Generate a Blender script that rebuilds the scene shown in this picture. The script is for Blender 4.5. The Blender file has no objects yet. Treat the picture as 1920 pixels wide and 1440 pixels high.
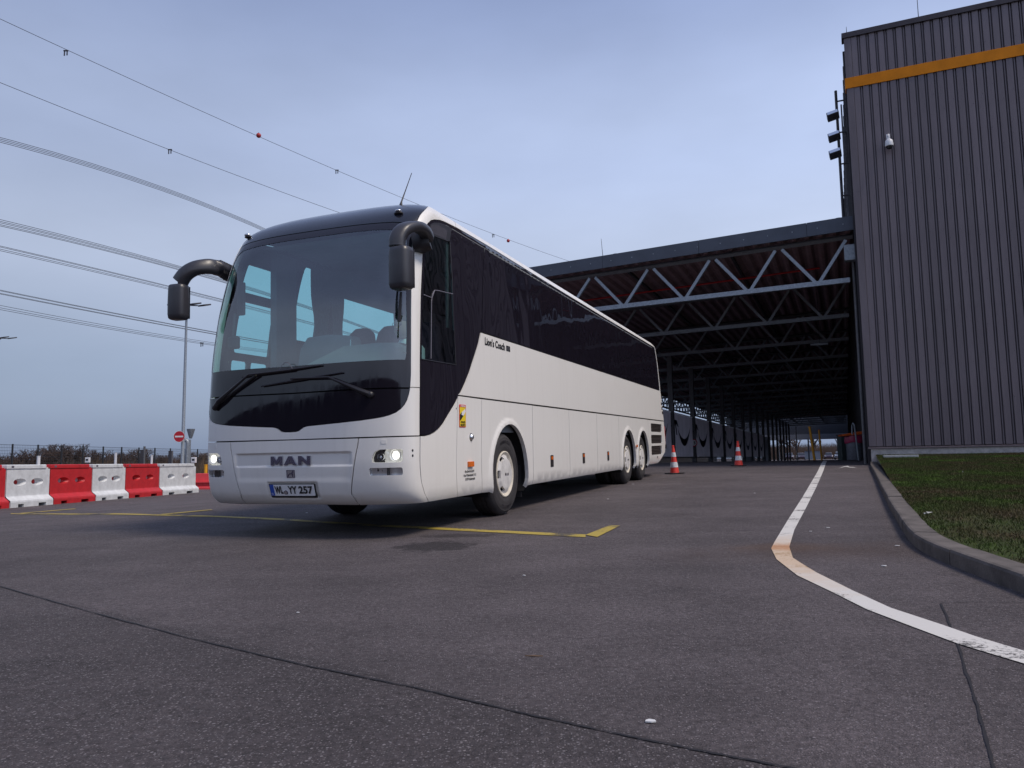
import bpy, math, random
import numpy as np
from mathutils import Vector, Matrix, geometry
random.seed(7); rng = np.random.default_rng(7)
SC = bpy.context.scene
COL = SC.collection
R = math.radians
# ------------------------------------------------------------------ camera, sky, sun, exposure
F_PX = 1430.0
EYE = np.array([0.0, 0.0, 0.92])
_pit = math.atan(146 / F_PX); _rol = math.atan(0.0155)
FW = np.array([0, math.cos(_pit), math.sin(_pit)]); _u0 = np.array([0, -math.sin(_pit), math.cos(_pit)]); _r0 = np.array([1.0, 0, 0])
RT = _r0 * math.cos(_rol) - _u0 * math.sin(_rol); UP = _u0 * math.cos(_rol) + _r0 * math.sin(_rol)
cam_data = bpy.data.cameras.new('camera'); cam = bpy.data.objects.new('camera', cam_data); COL.objects.link(cam)
cam_data.sensor_width = 36; cam_data.lens = F_PX / 1920 * 36; cam_data.clip_start = 0.05; cam_data.clip_end = 4000
cam.matrix_world = Matrix(((RT[0], UP[0], -FW[0], EYE[0]), (RT[1], UP[1], -FW[1], EYE[1]), (RT[2], UP[2], -FW[2], EYE[2]), (0, 0, 0, 1)))
SC.camera = cam
def ray(px, py):
    d = FW * F_PX + RT * (px - 960) - UP * (py - 720); return d / np.linalg.norm(d)

SUN_EL, SUN_AZ = R(55), R(116)       # azimuth clockwise from +Y: to the right of the camera
world = bpy.data.worlds.new('World'); SC.world = world; world.use_nodes = True
wn, wl = world.node_tree.nodes, world.node_tree.links
for n_ in list(wn): wn.remove(n_)
w_out = wn.new('ShaderNodeOutputWorld'); w_bg = wn.new('ShaderNodeBackground'); w_bg.inputs[1].default_value = 0.106
w_sky = wn.new('ShaderNodeTexSky'); w_sky.sky_type = 'NISHITA'; w_sky.sun_disc = False
w_sky.sun_elevation = SUN_EL; w_sky.sun_rotation = SUN_AZ; w_sky.air_density = 1.3; w_sky.dust_density = 3.0; w_sky.ozone_density = 2.0
w_tc = wn.new('ShaderNodeTexCoord'); w_sep = wn.new('ShaderNodeSeparateXYZ'); wl.new(w_tc.outputs['Generated'], w_sep.inputs[0])
w_ramp = wn.new('ShaderNodeValToRGB'); w_ramp.color_ramp.interpolation = 'EASE'
cr = w_ramp.color_ramp; cr.elements[0].position = 0.0; cr.elements[0].color = (2.5, 3.2, 4.8, 1)
cr.elements[1].position = 1.0; cr.elements[1].color = (1.6, 2.05, 3.6, 1)
for pos, c in ((0.09, (3.1, 3.85, 5.5)), (0.25, (4.5, 5.15, 6.8)), (0.38, (3.8, 4.5, 6.4)), (0.58, (2.1, 2.65, 4.4))):
    e_ = cr.elements.new(pos); e_.color = (*c, 1)
wl.new(w_sep.outputs[2], w_ramp.inputs[0])
# thin high cloud: a gentle large-scale mottling, the same all round the sky
w_map = wn.new('ShaderNodeMapping'); w_map.inputs['Scale'].default_value = (1.0, 1.3, 2.6); wl.new(w_tc.outputs['Generated'], w_map.inputs[0])
w_noi = wn.new('ShaderNodeTexNoise'); w_noi.inputs['Scale'].default_value = 1.9; w_noi.inputs['Detail'].default_value = 5; w_noi.inputs['Roughness'].default_value = 0.5
wl.new(w_map.outputs[0], w_noi.inputs['Vector'])
w_nr = wn.new('ShaderNodeMapRange'); w_nr.inputs[1].default_value = 0.3; w_nr.inputs[2].default_value = 0.7; w_nr.inputs[3].default_value = 0.87; w_nr.inputs[4].default_value = 1.13
wl.new(w_noi.outputs[0], w_nr.inputs[0])
w_mul = wn.new('ShaderNodeVectorMath'); w_mul.operation = 'SCALE'; wl.new(w_ramp.outputs[0], w_mul.inputs[0]); wl.new(w_nr.outputs[0], w_mul.inputs['Scale'])
w_mix = wn.new('ShaderNodeMix'); w_mix.data_type = 'RGBA'; w_mix.inputs[0].default_value = 0.85
wl.new(w_sky.outputs[0], w_mix.inputs[6]); 
w_dot = wn.new('ShaderNodeVectorMath'); w_dot.operation = 'DOT_PRODUCT'; wl.new(w_tc.outputs['Generated'], w_dot.inputs[0]); w_dot.inputs[1].default_value = (math.sin(SUN_AZ) * math.cos(SUN_EL), math.cos(SUN_AZ) * math.cos(SUN_EL), math.sin(SUN_EL))
w_dr = wn.new('ShaderNodeMapRange'); w_dr.inputs[1].default_value = -0.6; w_dr.inputs[2].default_value = 1.0; w_dr.inputs[3].default_value = 0.70; w_dr.inputs[4].default_value = 1.55; wl.new(w_dot.outputs['Value'], w_dr.inputs[0])   # veil brightens towards the sun
w_m2 = wn.new('ShaderNodeVectorMath'); w_m2.operation = 'SCALE'; wl.new(w_mul.outputs[0], w_m2.inputs[0]); wl.new(w_dr.outputs[0], w_m2.inputs['Scale']); wl.new(w_m2.outputs[0], w_mix.inputs[7])
wl.new(w_mix.outputs[2], w_bg.inputs[0]); wl.new(w_bg.outputs[0], w_out.inputs[0])

sun_d = bpy.data.lights.new('sun', 'SUN'); sun_d.energy = 2.4; sun_d.angle = R(18); sun_d.color = (1.0, 0.89, 0.76)
sun = bpy.data.objects.new('sun', sun_d); COL.objects.link(sun)
_sd = Vector((math.sin(SUN_AZ) * math.cos(SUN_EL), math.cos(SUN_AZ) * math.cos(SUN_EL), math.sin(SUN_EL)))
sun.rotation_euler = _sd.to_track_quat('Z', 'Y').to_euler()
SC.view_settings.view_transform = 'Standard'; SC.view_settings.look = 'None'
SC.view_settings.exposure = 0.18; SC.view_settings.gamma = 1.0; SC.view_settings.use_curve_mapping = False
SC.render.engine = 'CYCLES'; SC.cycles.max_bounces = 8; SC.cycles.transparent_max_bounces = 16

# ------------------------------------------------------------------ frames
TH = R(23.46)                                   # direction in which the canopy and the building run
SD = np.array([math.sin(TH), math.cos(TH), 0]); TD = np.array([math.cos(TH), -math.sin(TH), 0])
def st(s, t, z=0.0): return SD * s + TD * t + np.array([0, 0, z])
BAZ = R(20.9)
BD = np.array([math.sin(BAZ), math.cos(BAZ), 0.023]); BD /= np.linalg.norm(BD)
BN = np.array([math.cos(BAZ), -math.sin(BAZ), 0.0]); BU = np.cross(BN, BD)
BO = np.array([-1.30614788, 10.10057143, 0.24509009])
def mat4(x, y, z, o): return Matrix(((x[0], y[0], z[0], o[0]), (x[1], y[1], z[1], o[1]), (x[2], y[2], z[2], o[2]), (0, 0, 0, 1)))
M_ST = mat4(TD, SD, (0, 0, 1), (0, 0, 0))      # local x = t, y = s
# ------------------------------------------------------------------ ground height
_S = [-200, -40, 0, 22, 25, 28, 31, 34, 38, 45, 60, 100, 400]
_Z = [-0.30, -0.25, 0.0, 0.51, 0.62, 0.70, 0.745, 0.75, 0.72, 0.60, 0.45, 0.37, 0.30]
def smooth(a, b, x):
    k = np.clip((x - a) / (b - a), 0, 1); return k * k * (3 - 2 * k)
def zg(X, Y):
    s = X * SD[0] + Y * SD[1]; t = X * TD[0] + Y * TD[1]
    w = smooth(-16.5, -8.8, t)
    h = sum(np.interp(s + d_, _S, _Z) for d_ in (-1.2, -.6, 0, .6, 1.2)) / 5
    far = smooth(60, 100, s)
    return 0.044 + h * np.maximum(w, far)
def gp(px, py, extra=0.0):                       # where the view ray through a photograph pixel meets the ground
    d = ray(px, py); t = 1.0
    while t < 400:
        Q = EYE + d * t
        if Q[2] < zg(Q[0], Q[1]) + extra: break
        t += 0.05
    a, b = t - 0.05, t
    for _ in range(25):
        m = (a + b) / 2; Q = EYE + d * m
        if Q[2] < zg(Q[0], Q[1]) + extra: b = m
        else: a = m
    return EYE + d * b

# ------------------------------------------------------------------ materials
MT = {}
def nodes_of(name):
    m = bpy.data.materials.new(name); m.use_nodes = True
    return m, m.node_tree.nodes, m.node_tree.links, m.node_tree.nodes['Principled BSDF']
def mk(name, col, rough=0.5, metal=0.0, var=0.12, vscale=6.0, coat=0.0, bump=0.0, bscale=60.0, emit=None, estr=0.0, spec=0.5, stretch=None, croug=0.05):
    m, n, l, b = nodes_of(name)
    tc = n.new('ShaderNodeTexCoord'); src = tc.outputs['Object']
    if stretch:
        mp = n.new('ShaderNodeMapping'); mp.inputs['Scale'].default_value = stretch; l.new(src, mp.inputs[0]); src = mp.outputs[0]
    no = n.new('ShaderNodeTexNoise'); no.inputs['Scale'].default_value = vscale; no.inputs['Detail'].default_value = 6; no.inputs['Roughness'].default_value = 0.65
    l.new(src, no.inputs['Vector'])
    mr = n.new('ShaderNodeMapRange'); mr.inputs[1].default_value = 0.3; mr.inputs[2].default_value = 0.72
    mr.inputs[3].default_value = 1 + var * 0.5; mr.inputs[4].default_value = 1 - var
    l.new(no.outputs[0], mr.inputs[0])
    sc = n.new('ShaderNodeVectorMath'); sc.operation = 'SCALE'; sc.inputs[0].default_value = col; l.new(mr.outputs[0], sc.inputs['Scale'])
    l.new(sc.outputs[0], b.inputs['Base Color'])
    rr = n.new('ShaderNodeMapRange'); rr.inputs[3].default_value = max(0.02, rough - 0.08 * (rough > 0.12)); rr.inputs[4].default_value = min(1, rough + 0.10 * (rough > 0.12)); l.new(no.outputs[0], rr.inputs[0]); l.new(rr.outputs[0], b.inputs['Roughness'])
    b.inputs['Metallic'].default_value = metal; b.inputs['Coat Weight'].default_value = coat; b.inputs['Coat Roughness'].default_value = croug
    b.inputs['Specular IOR Level'].default_value = spec
    if bump:
        n2 = n.new('ShaderNodeTexNoise'); n2.inputs['Scale'].default_value = bscale; n2.inputs['Detail'].default_value = 4; l.new(tc.outputs['Object'], n2.inputs['Vector'])
        bp = n.new('ShaderNodeBump'); bp.inputs['Strength'].default_value = 1.0; bp.inputs['Distance'].default_value = bump
        l.new(n2.outputs[0], bp.inputs['Height']); l.new(bp.outputs[0], b.inputs['Normal'])
    if emit: b.inputs['Emission Color'].default_value = (*emit, 1); b.inputs['Emission Strength'].default_value = estr
    MT[name] = m; return m
def mk_glass(name, tint, gloss=1.0, rough=0.01, ior=1.45, bump=0.0, bscale=2.0):
    m, n, l, b = nodes_of(name); n.remove(b); out = n['Material Output']
    tr = n.new('ShaderNodeBsdfTransparent'); tr.inputs[0].default_value = (*tint, 1)
    gl = n.new('ShaderNodeBsdfGlossy'); gl.inputs['Roughness'].default_value = rough; gl.inputs[0].default_value = (gloss, gloss, gloss, 1)
    fr = n.new('ShaderNodeLayerWeight'); pw = n.new('ShaderNodeMath'); pw.operation = 'POWER'; pw.inputs[1].default_value = 5.0; l.new(fr.outputs['Facing'], pw.inputs[0]); f0 = ((ior - 1) / (ior + 1)) ** 2 * 1.9
    fm = n.new('ShaderNodeMapRange'); fm.inputs[3].default_value = f0; fm.inputs[4].default_value = 1.0; l.new(pw.outputs[0], fm.inputs[0])   # thin pane, the same from both faces
    mx = n.new('ShaderNodeMixShader'); l.new(fm.outputs[0], mx.inputs[0]); l.new(tr.outputs[0], mx.inputs[1]); l.new(gl.outputs[0], mx.inputs[2]); l.new(mx.outputs[0], out.inputs[0])
    if bump:
        tc = n.new('ShaderNodeTexCoord'); n2 = n.new('ShaderNodeTexNoise'); n2.inputs['Scale'].default_value = bscale; n2.inputs['Detail'].default_value = 1; l.new(tc.outputs['Object'], n2.inputs['Vector'])
        bp = n.new('ShaderNodeBump'); bp.inputs['Distance'].default_value = bump; l.new(n2.outputs[0], bp.inputs['Height']); l.new(bp.outputs[0], gl.inputs['Normal']); l.new(bp.outputs[0], fr.inputs['Normal'])
    MT[name] = m; return m

def mk_translucent(name, col, k):
    m, n, l, b = nodes_of(name); n.remove(b); out = n['Material Output']; d = n.new('ShaderNodeBsdfDiffuse'); t = n.new('ShaderNodeBsdfTranslucent'); x = n.new('ShaderNodeMixShader'); x.inputs[0].default_value = k
    tc = n.new('ShaderNodeTexCoord'); no = n.new('ShaderNodeTexNoise'); no.inputs['Scale'].default_value = 1.4; l.new(tc.outputs['Object'], no.inputs['Vector']); mr = n.new('ShaderNodeMapRange'); mr.inputs[3].default_value = .75; mr.inputs[4].default_value = 1.2; l.new(no.outputs[0], mr.inputs[0])
    sc = n.new('ShaderNodeVectorMath'); sc.operation = 'SCALE'; sc.inputs[0].default_value = col; l.new(mr.outputs[0], sc.inputs['Scale'])
    for q in (d, t): l.new(sc.outputs[0], q.inputs[0])
    l.new(d.outputs[0], x.inputs[1]); l.new(t.outputs[0], x.inputs[2]); l.new(x.outputs[0], out.inputs[0]); MT[name] = m
# bus paint: white with road film that thickens towards the sill
def mk_paint(name, col, dirt=(0.35, 0.31, 0.27), z0=0.3, z1=1.0, amt=0.35):
    m, n, l, b = nodes_of(name); tc = n.new('ShaderNodeTexCoord')
    sep = n.new('ShaderNodeSeparateXYZ'); l.new(tc.outputs['Object'], sep.inputs[0])
    no = n.new('ShaderNodeTexNoise'); no.inputs['Scale'].default_value = 2.2; no.inputs['Detail'].default_value = 8; no.inputs['Roughness'].default_value = 0.7; l.new(tc.outputs['Object'], no.inputs['Vector'])
    mp = n.new('ShaderNodeMapping'); mp.inputs['Scale'].default_value = (14, 14, 0.5); l.new(tc.outputs['Object'], mp.inputs[0])
    n2 = n.new('ShaderNodeTexNoise'); n2.inputs['Scale'].default_value = 1.0; n2.inputs['Detail'].default_value = 5; l.new(mp.outputs[0], n2.inputs['Vector'])
    zr = n.new('ShaderNodeMapRange'); zr.inputs[1].default_value = z0; zr.inputs[2].default_value = z1; zr.inputs[3].default_value = amt; zr.inputs[4].default_value = 0.05; l.new(sep.outputs[2], zr.inputs[0])
    m1 = n.new('ShaderNodeMath'); m1.operation = 'MULTIPLY'; l.new(no.outputs[0], m1.inputs[0]); l.new(zr.outputs[0], m1.inputs[1])
    m2 = n.new('ShaderNodeMapRange'); m2.inputs[1].default_value = 0.5; m2.inputs[2].default_value = 0.8; m2.inputs[3].default_value = 0; m2.inputs[4].default_value = 0.10; l.new(n2.outputs[0], m2.inputs[0])
    ad = n.new('ShaderNodeMath'); ad.operation = 'ADD'; ad.use_clamp = True; l.new(m1.outputs[0], ad.inputs[0]); l.new(m2.outputs[0], ad.inputs[1])
    mx = n.new('ShaderNodeMix'); mx.data_type = 'RGBA'; mx.inputs[6].default_value = (*col, 1); mx.inputs[7].default_value = (*dirt, 1); l.new(ad.outputs[0], mx.inputs[0])
    l.new(mx.outputs[2], b.inputs['Base Color'])
    rg = n.new('ShaderNodeMapRange'); rg.inputs[3].default_value = 0.28; rg.inputs[4].default_value = 0.55; l.new(no.outputs[0], rg.inputs[0]); l.new(rg.outputs[0], b.inputs['Roughness'])
    b.inputs['Coat Weight'].default_value = 0.35; b.inputs['Coat Roughness'].default_value = 0.12
    n3 = n.new('ShaderNodeTexNoise'); n3.inputs['Scale'].default_value = 1.3; n3.inputs['Detail'].default_value = 2; l.new(tc.outputs['Object'], n3.inputs['Vector'])
    bp = n.new('ShaderNodeBump'); bp.inputs['Distance'].default_value = 0.004; l.new(n3.outputs[0], bp.inputs['Height']); l.new(bp.outputs[0], b.inputs['Normal'])
    MT[name] = m
mk_paint('bus_white', (0.78, 0.757, 0.72))
# black glazing: dark body, mirror surface that is slightly wavy
def mk_blackglass(name, wav, wsc, base=(0.012, 0.010, 0.016), streak=0.0):
    m, n, l, b = nodes_of(name); tc = n.new('ShaderNodeTexCoord')
    b.inputs['Base Color'].default_value = (*base, 1); b.inputs['Roughness'].default_value = 0.02; b.inputs['IOR'].default_value = 1.55
    mp = n.new('ShaderNodeMapping'); mp.inputs['Scale'].default_value = (1, 1.3, 0.45); l.new(tc.outputs['Object'], mp.inputs[0])
    no = n.new('ShaderNodeTexNoise'); no.inputs['Scale'].default_value = wsc; no.inputs['Detail'].default_value = 1.0; l.new(mp.outputs[0], no.inputs['Vector'])
    bp = n.new('ShaderNodeBump'); bp.inputs['Distance'].default_value = wav; l.new(no.outputs[0], bp.inputs['Height']); l.new(bp.outputs[0], b.inputs['Normal'])
    if streak:
        mp2 = n.new('ShaderNodeMapping'); mp2.inputs['Scale'].default_value = (22, 22, 0.7); l.new(tc.outputs['Object'], mp2.inputs[0])
        n2 = n.new('ShaderNodeTexNoise'); n2.inputs['Detail'].default_value = 4; n2.inputs['Scale'].default_value = 1; l.new(mp2.outputs[0], n2.inputs['Vector'])
        r2 = n.new('ShaderNodeMapRange'); r2.inputs[1].default_value = 0.45; r2.inputs[2].default_value = 0.8; r2.inputs[3].default_value = 0.03; r2.inputs[4].default_value = 0.03 + streak; l.new(n2.outputs[0], r2.inputs[0]); l.new(r2.outputs[0], b.inputs['Roughness'])
    MT[name] = m
mk_blackglass('side_glass', 0.015, 1.4)
mk_blackglass('front_black', 0.0006, 3.0, (0.012, 0.010, 0.015), 0.10)
mk_glass('windscreen', (0.56, 0.88, 0.86), 0.95, 0.006, 1.86, 0.0)
mk_glass('left_glass', (0.62, 0.87, 0.87), 0.9, 0.01, 1.5)
mk_glass('driver_glass', (0.36, 0.50, 0.50), 0.9, 0.01, 1.62, 0.004, 2.3)
mk_glass('lens', (0.93, 0.94, 0.95), 0.9, 0.03, 1.5)
mk_glass('car_glass', (0.25, 0.28, 0.3), 0.9, 0.03, 1.6)
mk('roof_black', (0.012, 0.013, 0.020), 0.22, 0, 0.2, 3, coat=0.5, croug=0.12, spec=.35)
mk('black_trim', (0.018, 0.016, 0.020), 0.45, 0, 0.2, 8)
mk('mirror_plastic', (0.030, 0.029, 0.036), 0.42, 0, 0.15, 10, coat=0.3, croug=0.3, bump=0.0004, bscale=300)
mk('rubber', (0.020, 0.018, 0.020), 0.8, 0, 0.25, 12, bump=0.001, bscale=180)
mk('tyre', (0.034, 0.031, 0.033), 0.75, 0, 0.3, 9, bump=0.0008, bscale=120)
mk('under', (0.012, 0.011, 0.012), 0.9, 0, 0.2, 5)
mk('liner', (0.02, 0.018, 0.02), 0.9)
mk('wheel_cream', (0.66, 0.60, 0.50), 0.5, 0, 0.25, 14, bump=0.0006, bscale=90)
mk('wheel_cap', (0.62, 0.60, 0.58), 0.55, 0, 0.25, 10, bump=0.0008, bscale=90)
mk('chrome', (0.75, 0.76, 0.78), 0.14, 1.0, 0.05)
mk('reflector', (0.75, 0.76, 0.78), 0.30, 1.0, 0.05)
mk('badge', (0.16, 0.15, 0.22), 0.25, 0.7, 0.1, 20, coat=0.6)
mk('badge_edge', (0.55, 0.55, 0.58), 0.3, 0.9, 0.1)
mk('lamp_on', (0.9, 0.9, 0.86), 0.3, 0, 0.02, emit=(1.0, 0.95, 0.84), estr=2.2)
mk('lamp_soft', (0.62, 0.62, 0.60), 0.25, 0.6, 0.6, 26, emit=(0.95, 0.93, 0.85), estr=0.30)
mk('amber', (0.75, 0.16, 0.02), 0.2, 0, 0.3, 30, coat=0.6)
mk('red_lens', (0.45, 0.02, 0.02), 0.2, 0, 0.2, 30, coat=0.6)
mk('plate_white', (0.76, 0.76, 0.77), 0.4, 0, 0.1, 20)
mk('plate_blue', (0.02, 0.08, 0.42), 0.4)
mk('ink', (0.012, 0.012, 0.014), 0.5)
mk('sticker_yellow', (0.80, 0.60, 0.03), 0.4, 0, 0.1)
mk('sticker_red', (0.62, 0.06, 0.07), 0.4, 0, 0.1)
mk('grille_dark', (0.045, 0.035, 0.034), 0.5, 0, 0.3, 20)
mk('dash', (0.14, 0.15, 0.16), 0.7, 0, 0.1)
mk('interior_grey', (0.18, 0.19, 0.20), 0.8, 0, 0.1)
mk('ceiling', (0.42, 0.44, 0.45), 0.9, 0, 0.1)
mk('seat_cloth', (0.10, 0.055, 0.08), 0.9, 0, 0.3, 30)
mk('curtain', (0.22, 0.22, 0.24), 0.9, 0, 0.2, 20)
mk('skin', (0.46, 0.27, 0.20), 0.5, 0, 0.1); mk('shirt', (0.80, 0.80, 0.80), 0.8); mk('vest', (0.05, 0.04, 0.06), 0.85); mk('hair', (0.03, 0.022, 0.018), 0.7); mk('tie', (0.40, 0.03, 0.04), 0.7)
mk('barrier_white', (0.66, 0.68, 0.70), 0.5, 0, 0.22, 5, bump=0.0015, bscale=25)
mk('barrier_red', (0.52, 0.022, 0.028), 0.45, 0, 0.22, 5, bump=0.0015, bscale=25)
mk('barrier_pink', (0.72, 0.06, 0.07), 0.45, 0, 0.2, 5)
mk('cone_red', (0.68, 0.045, 0.03), 0.55, 0, 0.3, 12)
mk('cone_white', (0.62, 0.63, 0.64), 0.5, 0, 0.45, 18)
mk('galv', (0.28, 0.31, 0.345), 0.5, 0.5, 0.3, 18)
mk('galv_dark', (0.13, 0.13, 0.14), 0.55, 0.35, 0.25, 12)
mk('steel_dark', (0.050, 0.048, 0.055), 0.6, 0.1, 0.25, 8)
mk('fence_dark', (0.022, 0.024, 0.028), 0.6)
mk('fascia', (0.060, 0.070, 0.095), 0.5, 0.1, 0.15, 2.5)
mk('deck', (0.32, 0.21, 0.23), 0.7, 0.1, 0.3, 3)
mk('deck_red', (0.50, 0.015, 0.02), 0.6)
mk_translucent('screen_grey', (0.60, 0.55, 0.60), .62)
mk('screen_mark', (0.04, 0.037, 0.05), 0.8)
mk_translucent('screen_edge', (0.80, 0.81, 0.85), .6)
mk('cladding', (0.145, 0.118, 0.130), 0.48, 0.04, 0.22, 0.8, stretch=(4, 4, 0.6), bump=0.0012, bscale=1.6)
_c = MT['cladding'].node_tree; _oi = _c.nodes.new('ShaderNodeObjectInfo'); _mr = _c.nodes.new('ShaderNodeMapRange'); _mr.inputs[3].default_value = .90; _mr.inputs[4].default_value = 1.10; _c.links.new(_oi.outputs['Random'], _mr.inputs[0])
_sc = _c.nodes.new('ShaderNodeVectorMath'); _sc.operation = 'SCALE'; _b = _c.nodes['Principled BSDF']; _c.links.new(_b.inputs['Base Color'].links[0].from_socket, _sc.inputs[0]); _c.links.new(_mr.outputs[0], _sc.inputs['Scale']); _c.links.new(_sc.outputs[0], _b.inputs['Base Color'])
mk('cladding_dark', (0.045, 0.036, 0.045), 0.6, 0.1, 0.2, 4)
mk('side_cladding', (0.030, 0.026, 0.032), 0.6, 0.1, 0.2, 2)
mk('stripe_yellow', (0.66, 0.21, 0.004), 0.6, 0, 0.2, 2.0, spec=.2)
mk('concrete', (0.44, 0.41, 0.39), 0.9, 0, 0.35, 7, bump=0.004, bscale=35)
mk('kerb', (0.112, 0.096, 0.088), 0.9, 0, 0.5, 5, bump=0.004, bscale=70)
mk('yellow_post', (0.80, 0.36, 0.015), 0.5, 0, 0.2, 6)
mk('orange', (0.70, 0.12, 0.02), 0.5, 0, 0.2, 6)
mk('bin_dark', (0.030, 0.045, 0.045), 0.6, 0, 0.3, 8); mk('bin_steel', (0.14, 0.15, 0.18), 0.5, 0.4, 0.3, 8); mk('bag_pink', (0.30, 0.015, 0.07), 0.4, 0, 0.3, 20)
mk('white_plastic', (0.70, 0.70, 0.72), 0.4, 0, 0.1)
mk('dome_dark', (0.02, 0.02, 0.024), 0.1)
mk('sign_red', (0.50, 0.015, 0.03), 0.4, 0, 0.1); mk('sign_white', (0.75, 0.75, 0.76), 0.4, 0, 0.05)
mk('bark', (0.060, 0.046, 0.038), 0.9, 0, 0.3, 3); mk('twig_red', (0.075, 0.050, 0.042), 0.9, 0, 0.35, 0.8); mk('dry_grass', (0.12, 0.080, 0.050), 0.95, 0, 0.5, 2)
mk('wire', (0.05, 0.05, 0.06), 0.5); mk('ball_red', (0.42, 0.03, 0.03), 0.5)
mk('car_silver', (0.30, 0.34, 0.42), 0.3, 0.5, 0.05, coat=0.6); mk('car_white', (0.6, 0.6, 0.62), 0.35, 0, 0.05, coat=0.6); mk('car_dark', (0.06, 0.04, 0.06), 0.3, 0.3, 0.05, coat=0.6)
mk('far_wall', (0.08, 0.085, 0.10), 0.7, 0, 0.1); mk('far_pale', (0.34, 0.35, 0.39), 0.7, 0, 0.1); mk('container_blue', (0.30, 0.36, 0.44), 0.6)
mk('litter', (0.6, 0.6, 0.6), 0.7); mk('leaf_litter', (0.16, 0.10, 0.06), 0.8, 0, 0.4, 30)
mk('manhole', (0.40, 0.40, 0.41), 0.8, 0, 0.2)

def mk_asphalt(name, base=(0.092, 0.078, 0.082)):
    m, n, l, b = nodes_of(name); tc = n.new('ShaderNodeTexCoord'); P = tc.outputs['Object']
    def noise(scale, det=4, rgh=0.6, stretch=None):
        src = P
        if stretch:
            mp = n.new('ShaderNodeMapping'); mp.inputs['Scale'].default_value = stretch; mp.inputs['Rotation'].default_value = (0, 0, 0.35); l.new(P, mp.inputs[0]); src = mp.outputs[0]
        x = n.new('ShaderNodeTexNoise'); x.inputs['Scale'].default_value = scale; x.inputs['Detail'].default_value = det; x.inputs['Roughness'].default_value = rgh; l.new(src, x.inputs['Vector']); return x.outputs[0]
    def mr(v, a, b_, c, d):
        x = n.new('ShaderNodeMapRange'); x.inputs[1].default_value = a; x.inputs[2].default_value = b_; x.inputs[3].default_value = c; x.inputs[4].default_value = d; l.new(v, x.inputs[0]); return x.outputs[0]
    def mul(a, b_):
        x = n.new('ShaderNodeMath'); x.operation = 'MULTIPLY'; l.new(a, x.inputs[0]); l.new(b_, x.inputs[1]); return x.outputs[0]
    big = mr(noise(0.22, 6, .65), 0.3, 0.7, 0.74, 1.26); mid = mr(noise(1.4, 7, 0.75), 0.3, 0.7, 0.76, 1.22)
    strk = mr(noise(0.8, 5, 0.65, (0.35, 3.0, 1)), 0.35, 0.75, 1.06, 0.82); fine = mr(noise(38, 4, 0.85), 0.3, 0.7, 0.52, 1.48)
    fine2 = mr(noise(170, 2, 0.8), 0.3, 0.7, 0.60, 1.45)
    f = mul(mul(mul(mul(big, mid), strk), fine), fine2)
    sc = n.new('ShaderNodeVectorMath'); sc.operation = 'SCALE'; sc.inputs[0].default_value = base; l.new(f, sc.inputs['Scale'])
    # exposed pale stones
    def stones(scale, thr, keep):
        v = n.new('ShaderNodeTexVoronoi'); v.inputs['Scale'].default_value = scale; l.new(P, v.inputs['Vector'])
        a = mr(v.outputs['Distance'], thr, thr * 0.7, 0, 1)
        sp = n.new('ShaderNodeSeparateColor'); l.new(v.outputs['Color'], sp.inputs[0]); k = mr(sp.outputs[0], keep, keep + 0.02, 0, 1)
        g = mr(sp.outputs[1], 0, 1, 0.25, 1.0); return mul(mul(a, k), g)
    s1 = stones(62, 0.30, 0.82); s2 = stones(120, 0.38, 0.66); s3 = stones(66, 0.34, 0.70)
    # the lane nearer than the sealed joint is an older, coarser and darker surfacing
    ja, jb = gp(0, 1100), gp(1470, 1439); jd = jb - ja; jn = np.array([-jd[1], jd[0]]) / np.hypot(jd[0], jd[1]); jn = -jn if jn @ (np.array([0, 0]) - ja[:2]) < 0 else jn
    dt = n.new('ShaderNodeVectorMath'); dt.operation = 'DOT_PRODUCT'; l.new(P, dt.inputs[0]); dt.inputs[1].default_value = (jn[0], jn[1], 0); near = mr(dt.outputs['Value'], float(jn @ ja[:2]) - .004, float(jn @ ja[:2]) + .004, 0, 1)
    dk = mr(near, 0, 1, 1.0, 0.78); sc2 = n.new('ShaderNodeVectorMath'); sc2.operation = 'SCALE'; l.new(sc.outputs[0], sc2.inputs[0]); l.new(dk, sc2.inputs['Scale']); sc = sc2; s3 = mul(s3, near)
    a0 = n.new('ShaderNodeMath'); a0.operation = 'MAXIMUM'; l.new(s1, a0.inputs[0]); l.new(s3, a0.inputs[1])
    ad = n.new('ShaderNodeMath'); ad.operation = 'MAXIMUM'; l.new(a0.outputs[0], ad.inputs[0]); l.new(s2, ad.inputs[1])
    mx = n.new('ShaderNodeMix'); mx.data_type = 'RGBA'; mx.inputs[7].default_value = (0.33, 0.30, 0.31, 1); l.new(sc.outputs[0], mx.inputs[6])
    k2 = mr(ad.outputs[0], 0, 1, 0, 0.75); l.new(k2, mx.inputs[0])
    # oil stain under the parking bay line, cool dust, rust beside the line's bend: placed marks
    def blob(cx, cy, rx, ry, rot, soft, nscale):
        mp = n.new('ShaderNodeMapping'); mp.vector_type = 'TEXTURE'; mp.inputs['Location'].default_value = (cx, cy, 0); mp.inputs['Rotation'].default_value = (0, 0, rot); mp.inputs['Scale'].default_value = (rx, ry, 1e3); l.new(P, mp.inputs[0])
        ln = n.new('ShaderNodeVectorMath'); ln.operation = 'LENGTH'; l.new(mp.outputs[0], ln.inputs[0])
        nz = noise(nscale, 5, 0.7); a2 = n.new('ShaderNodeMath'); a2.operation = 'ADD'; l.new(ln.outputs['Value'], a2.inputs[0]); l.new(mr(nz, 0.2, 0.8, -0.75, 0.75), a2.inputs[1])
        return mr(a2.outputs[0], 1.0 + soft, 1.0 - soft, 0, 1)
    col = mx.outputs[2]
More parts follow.
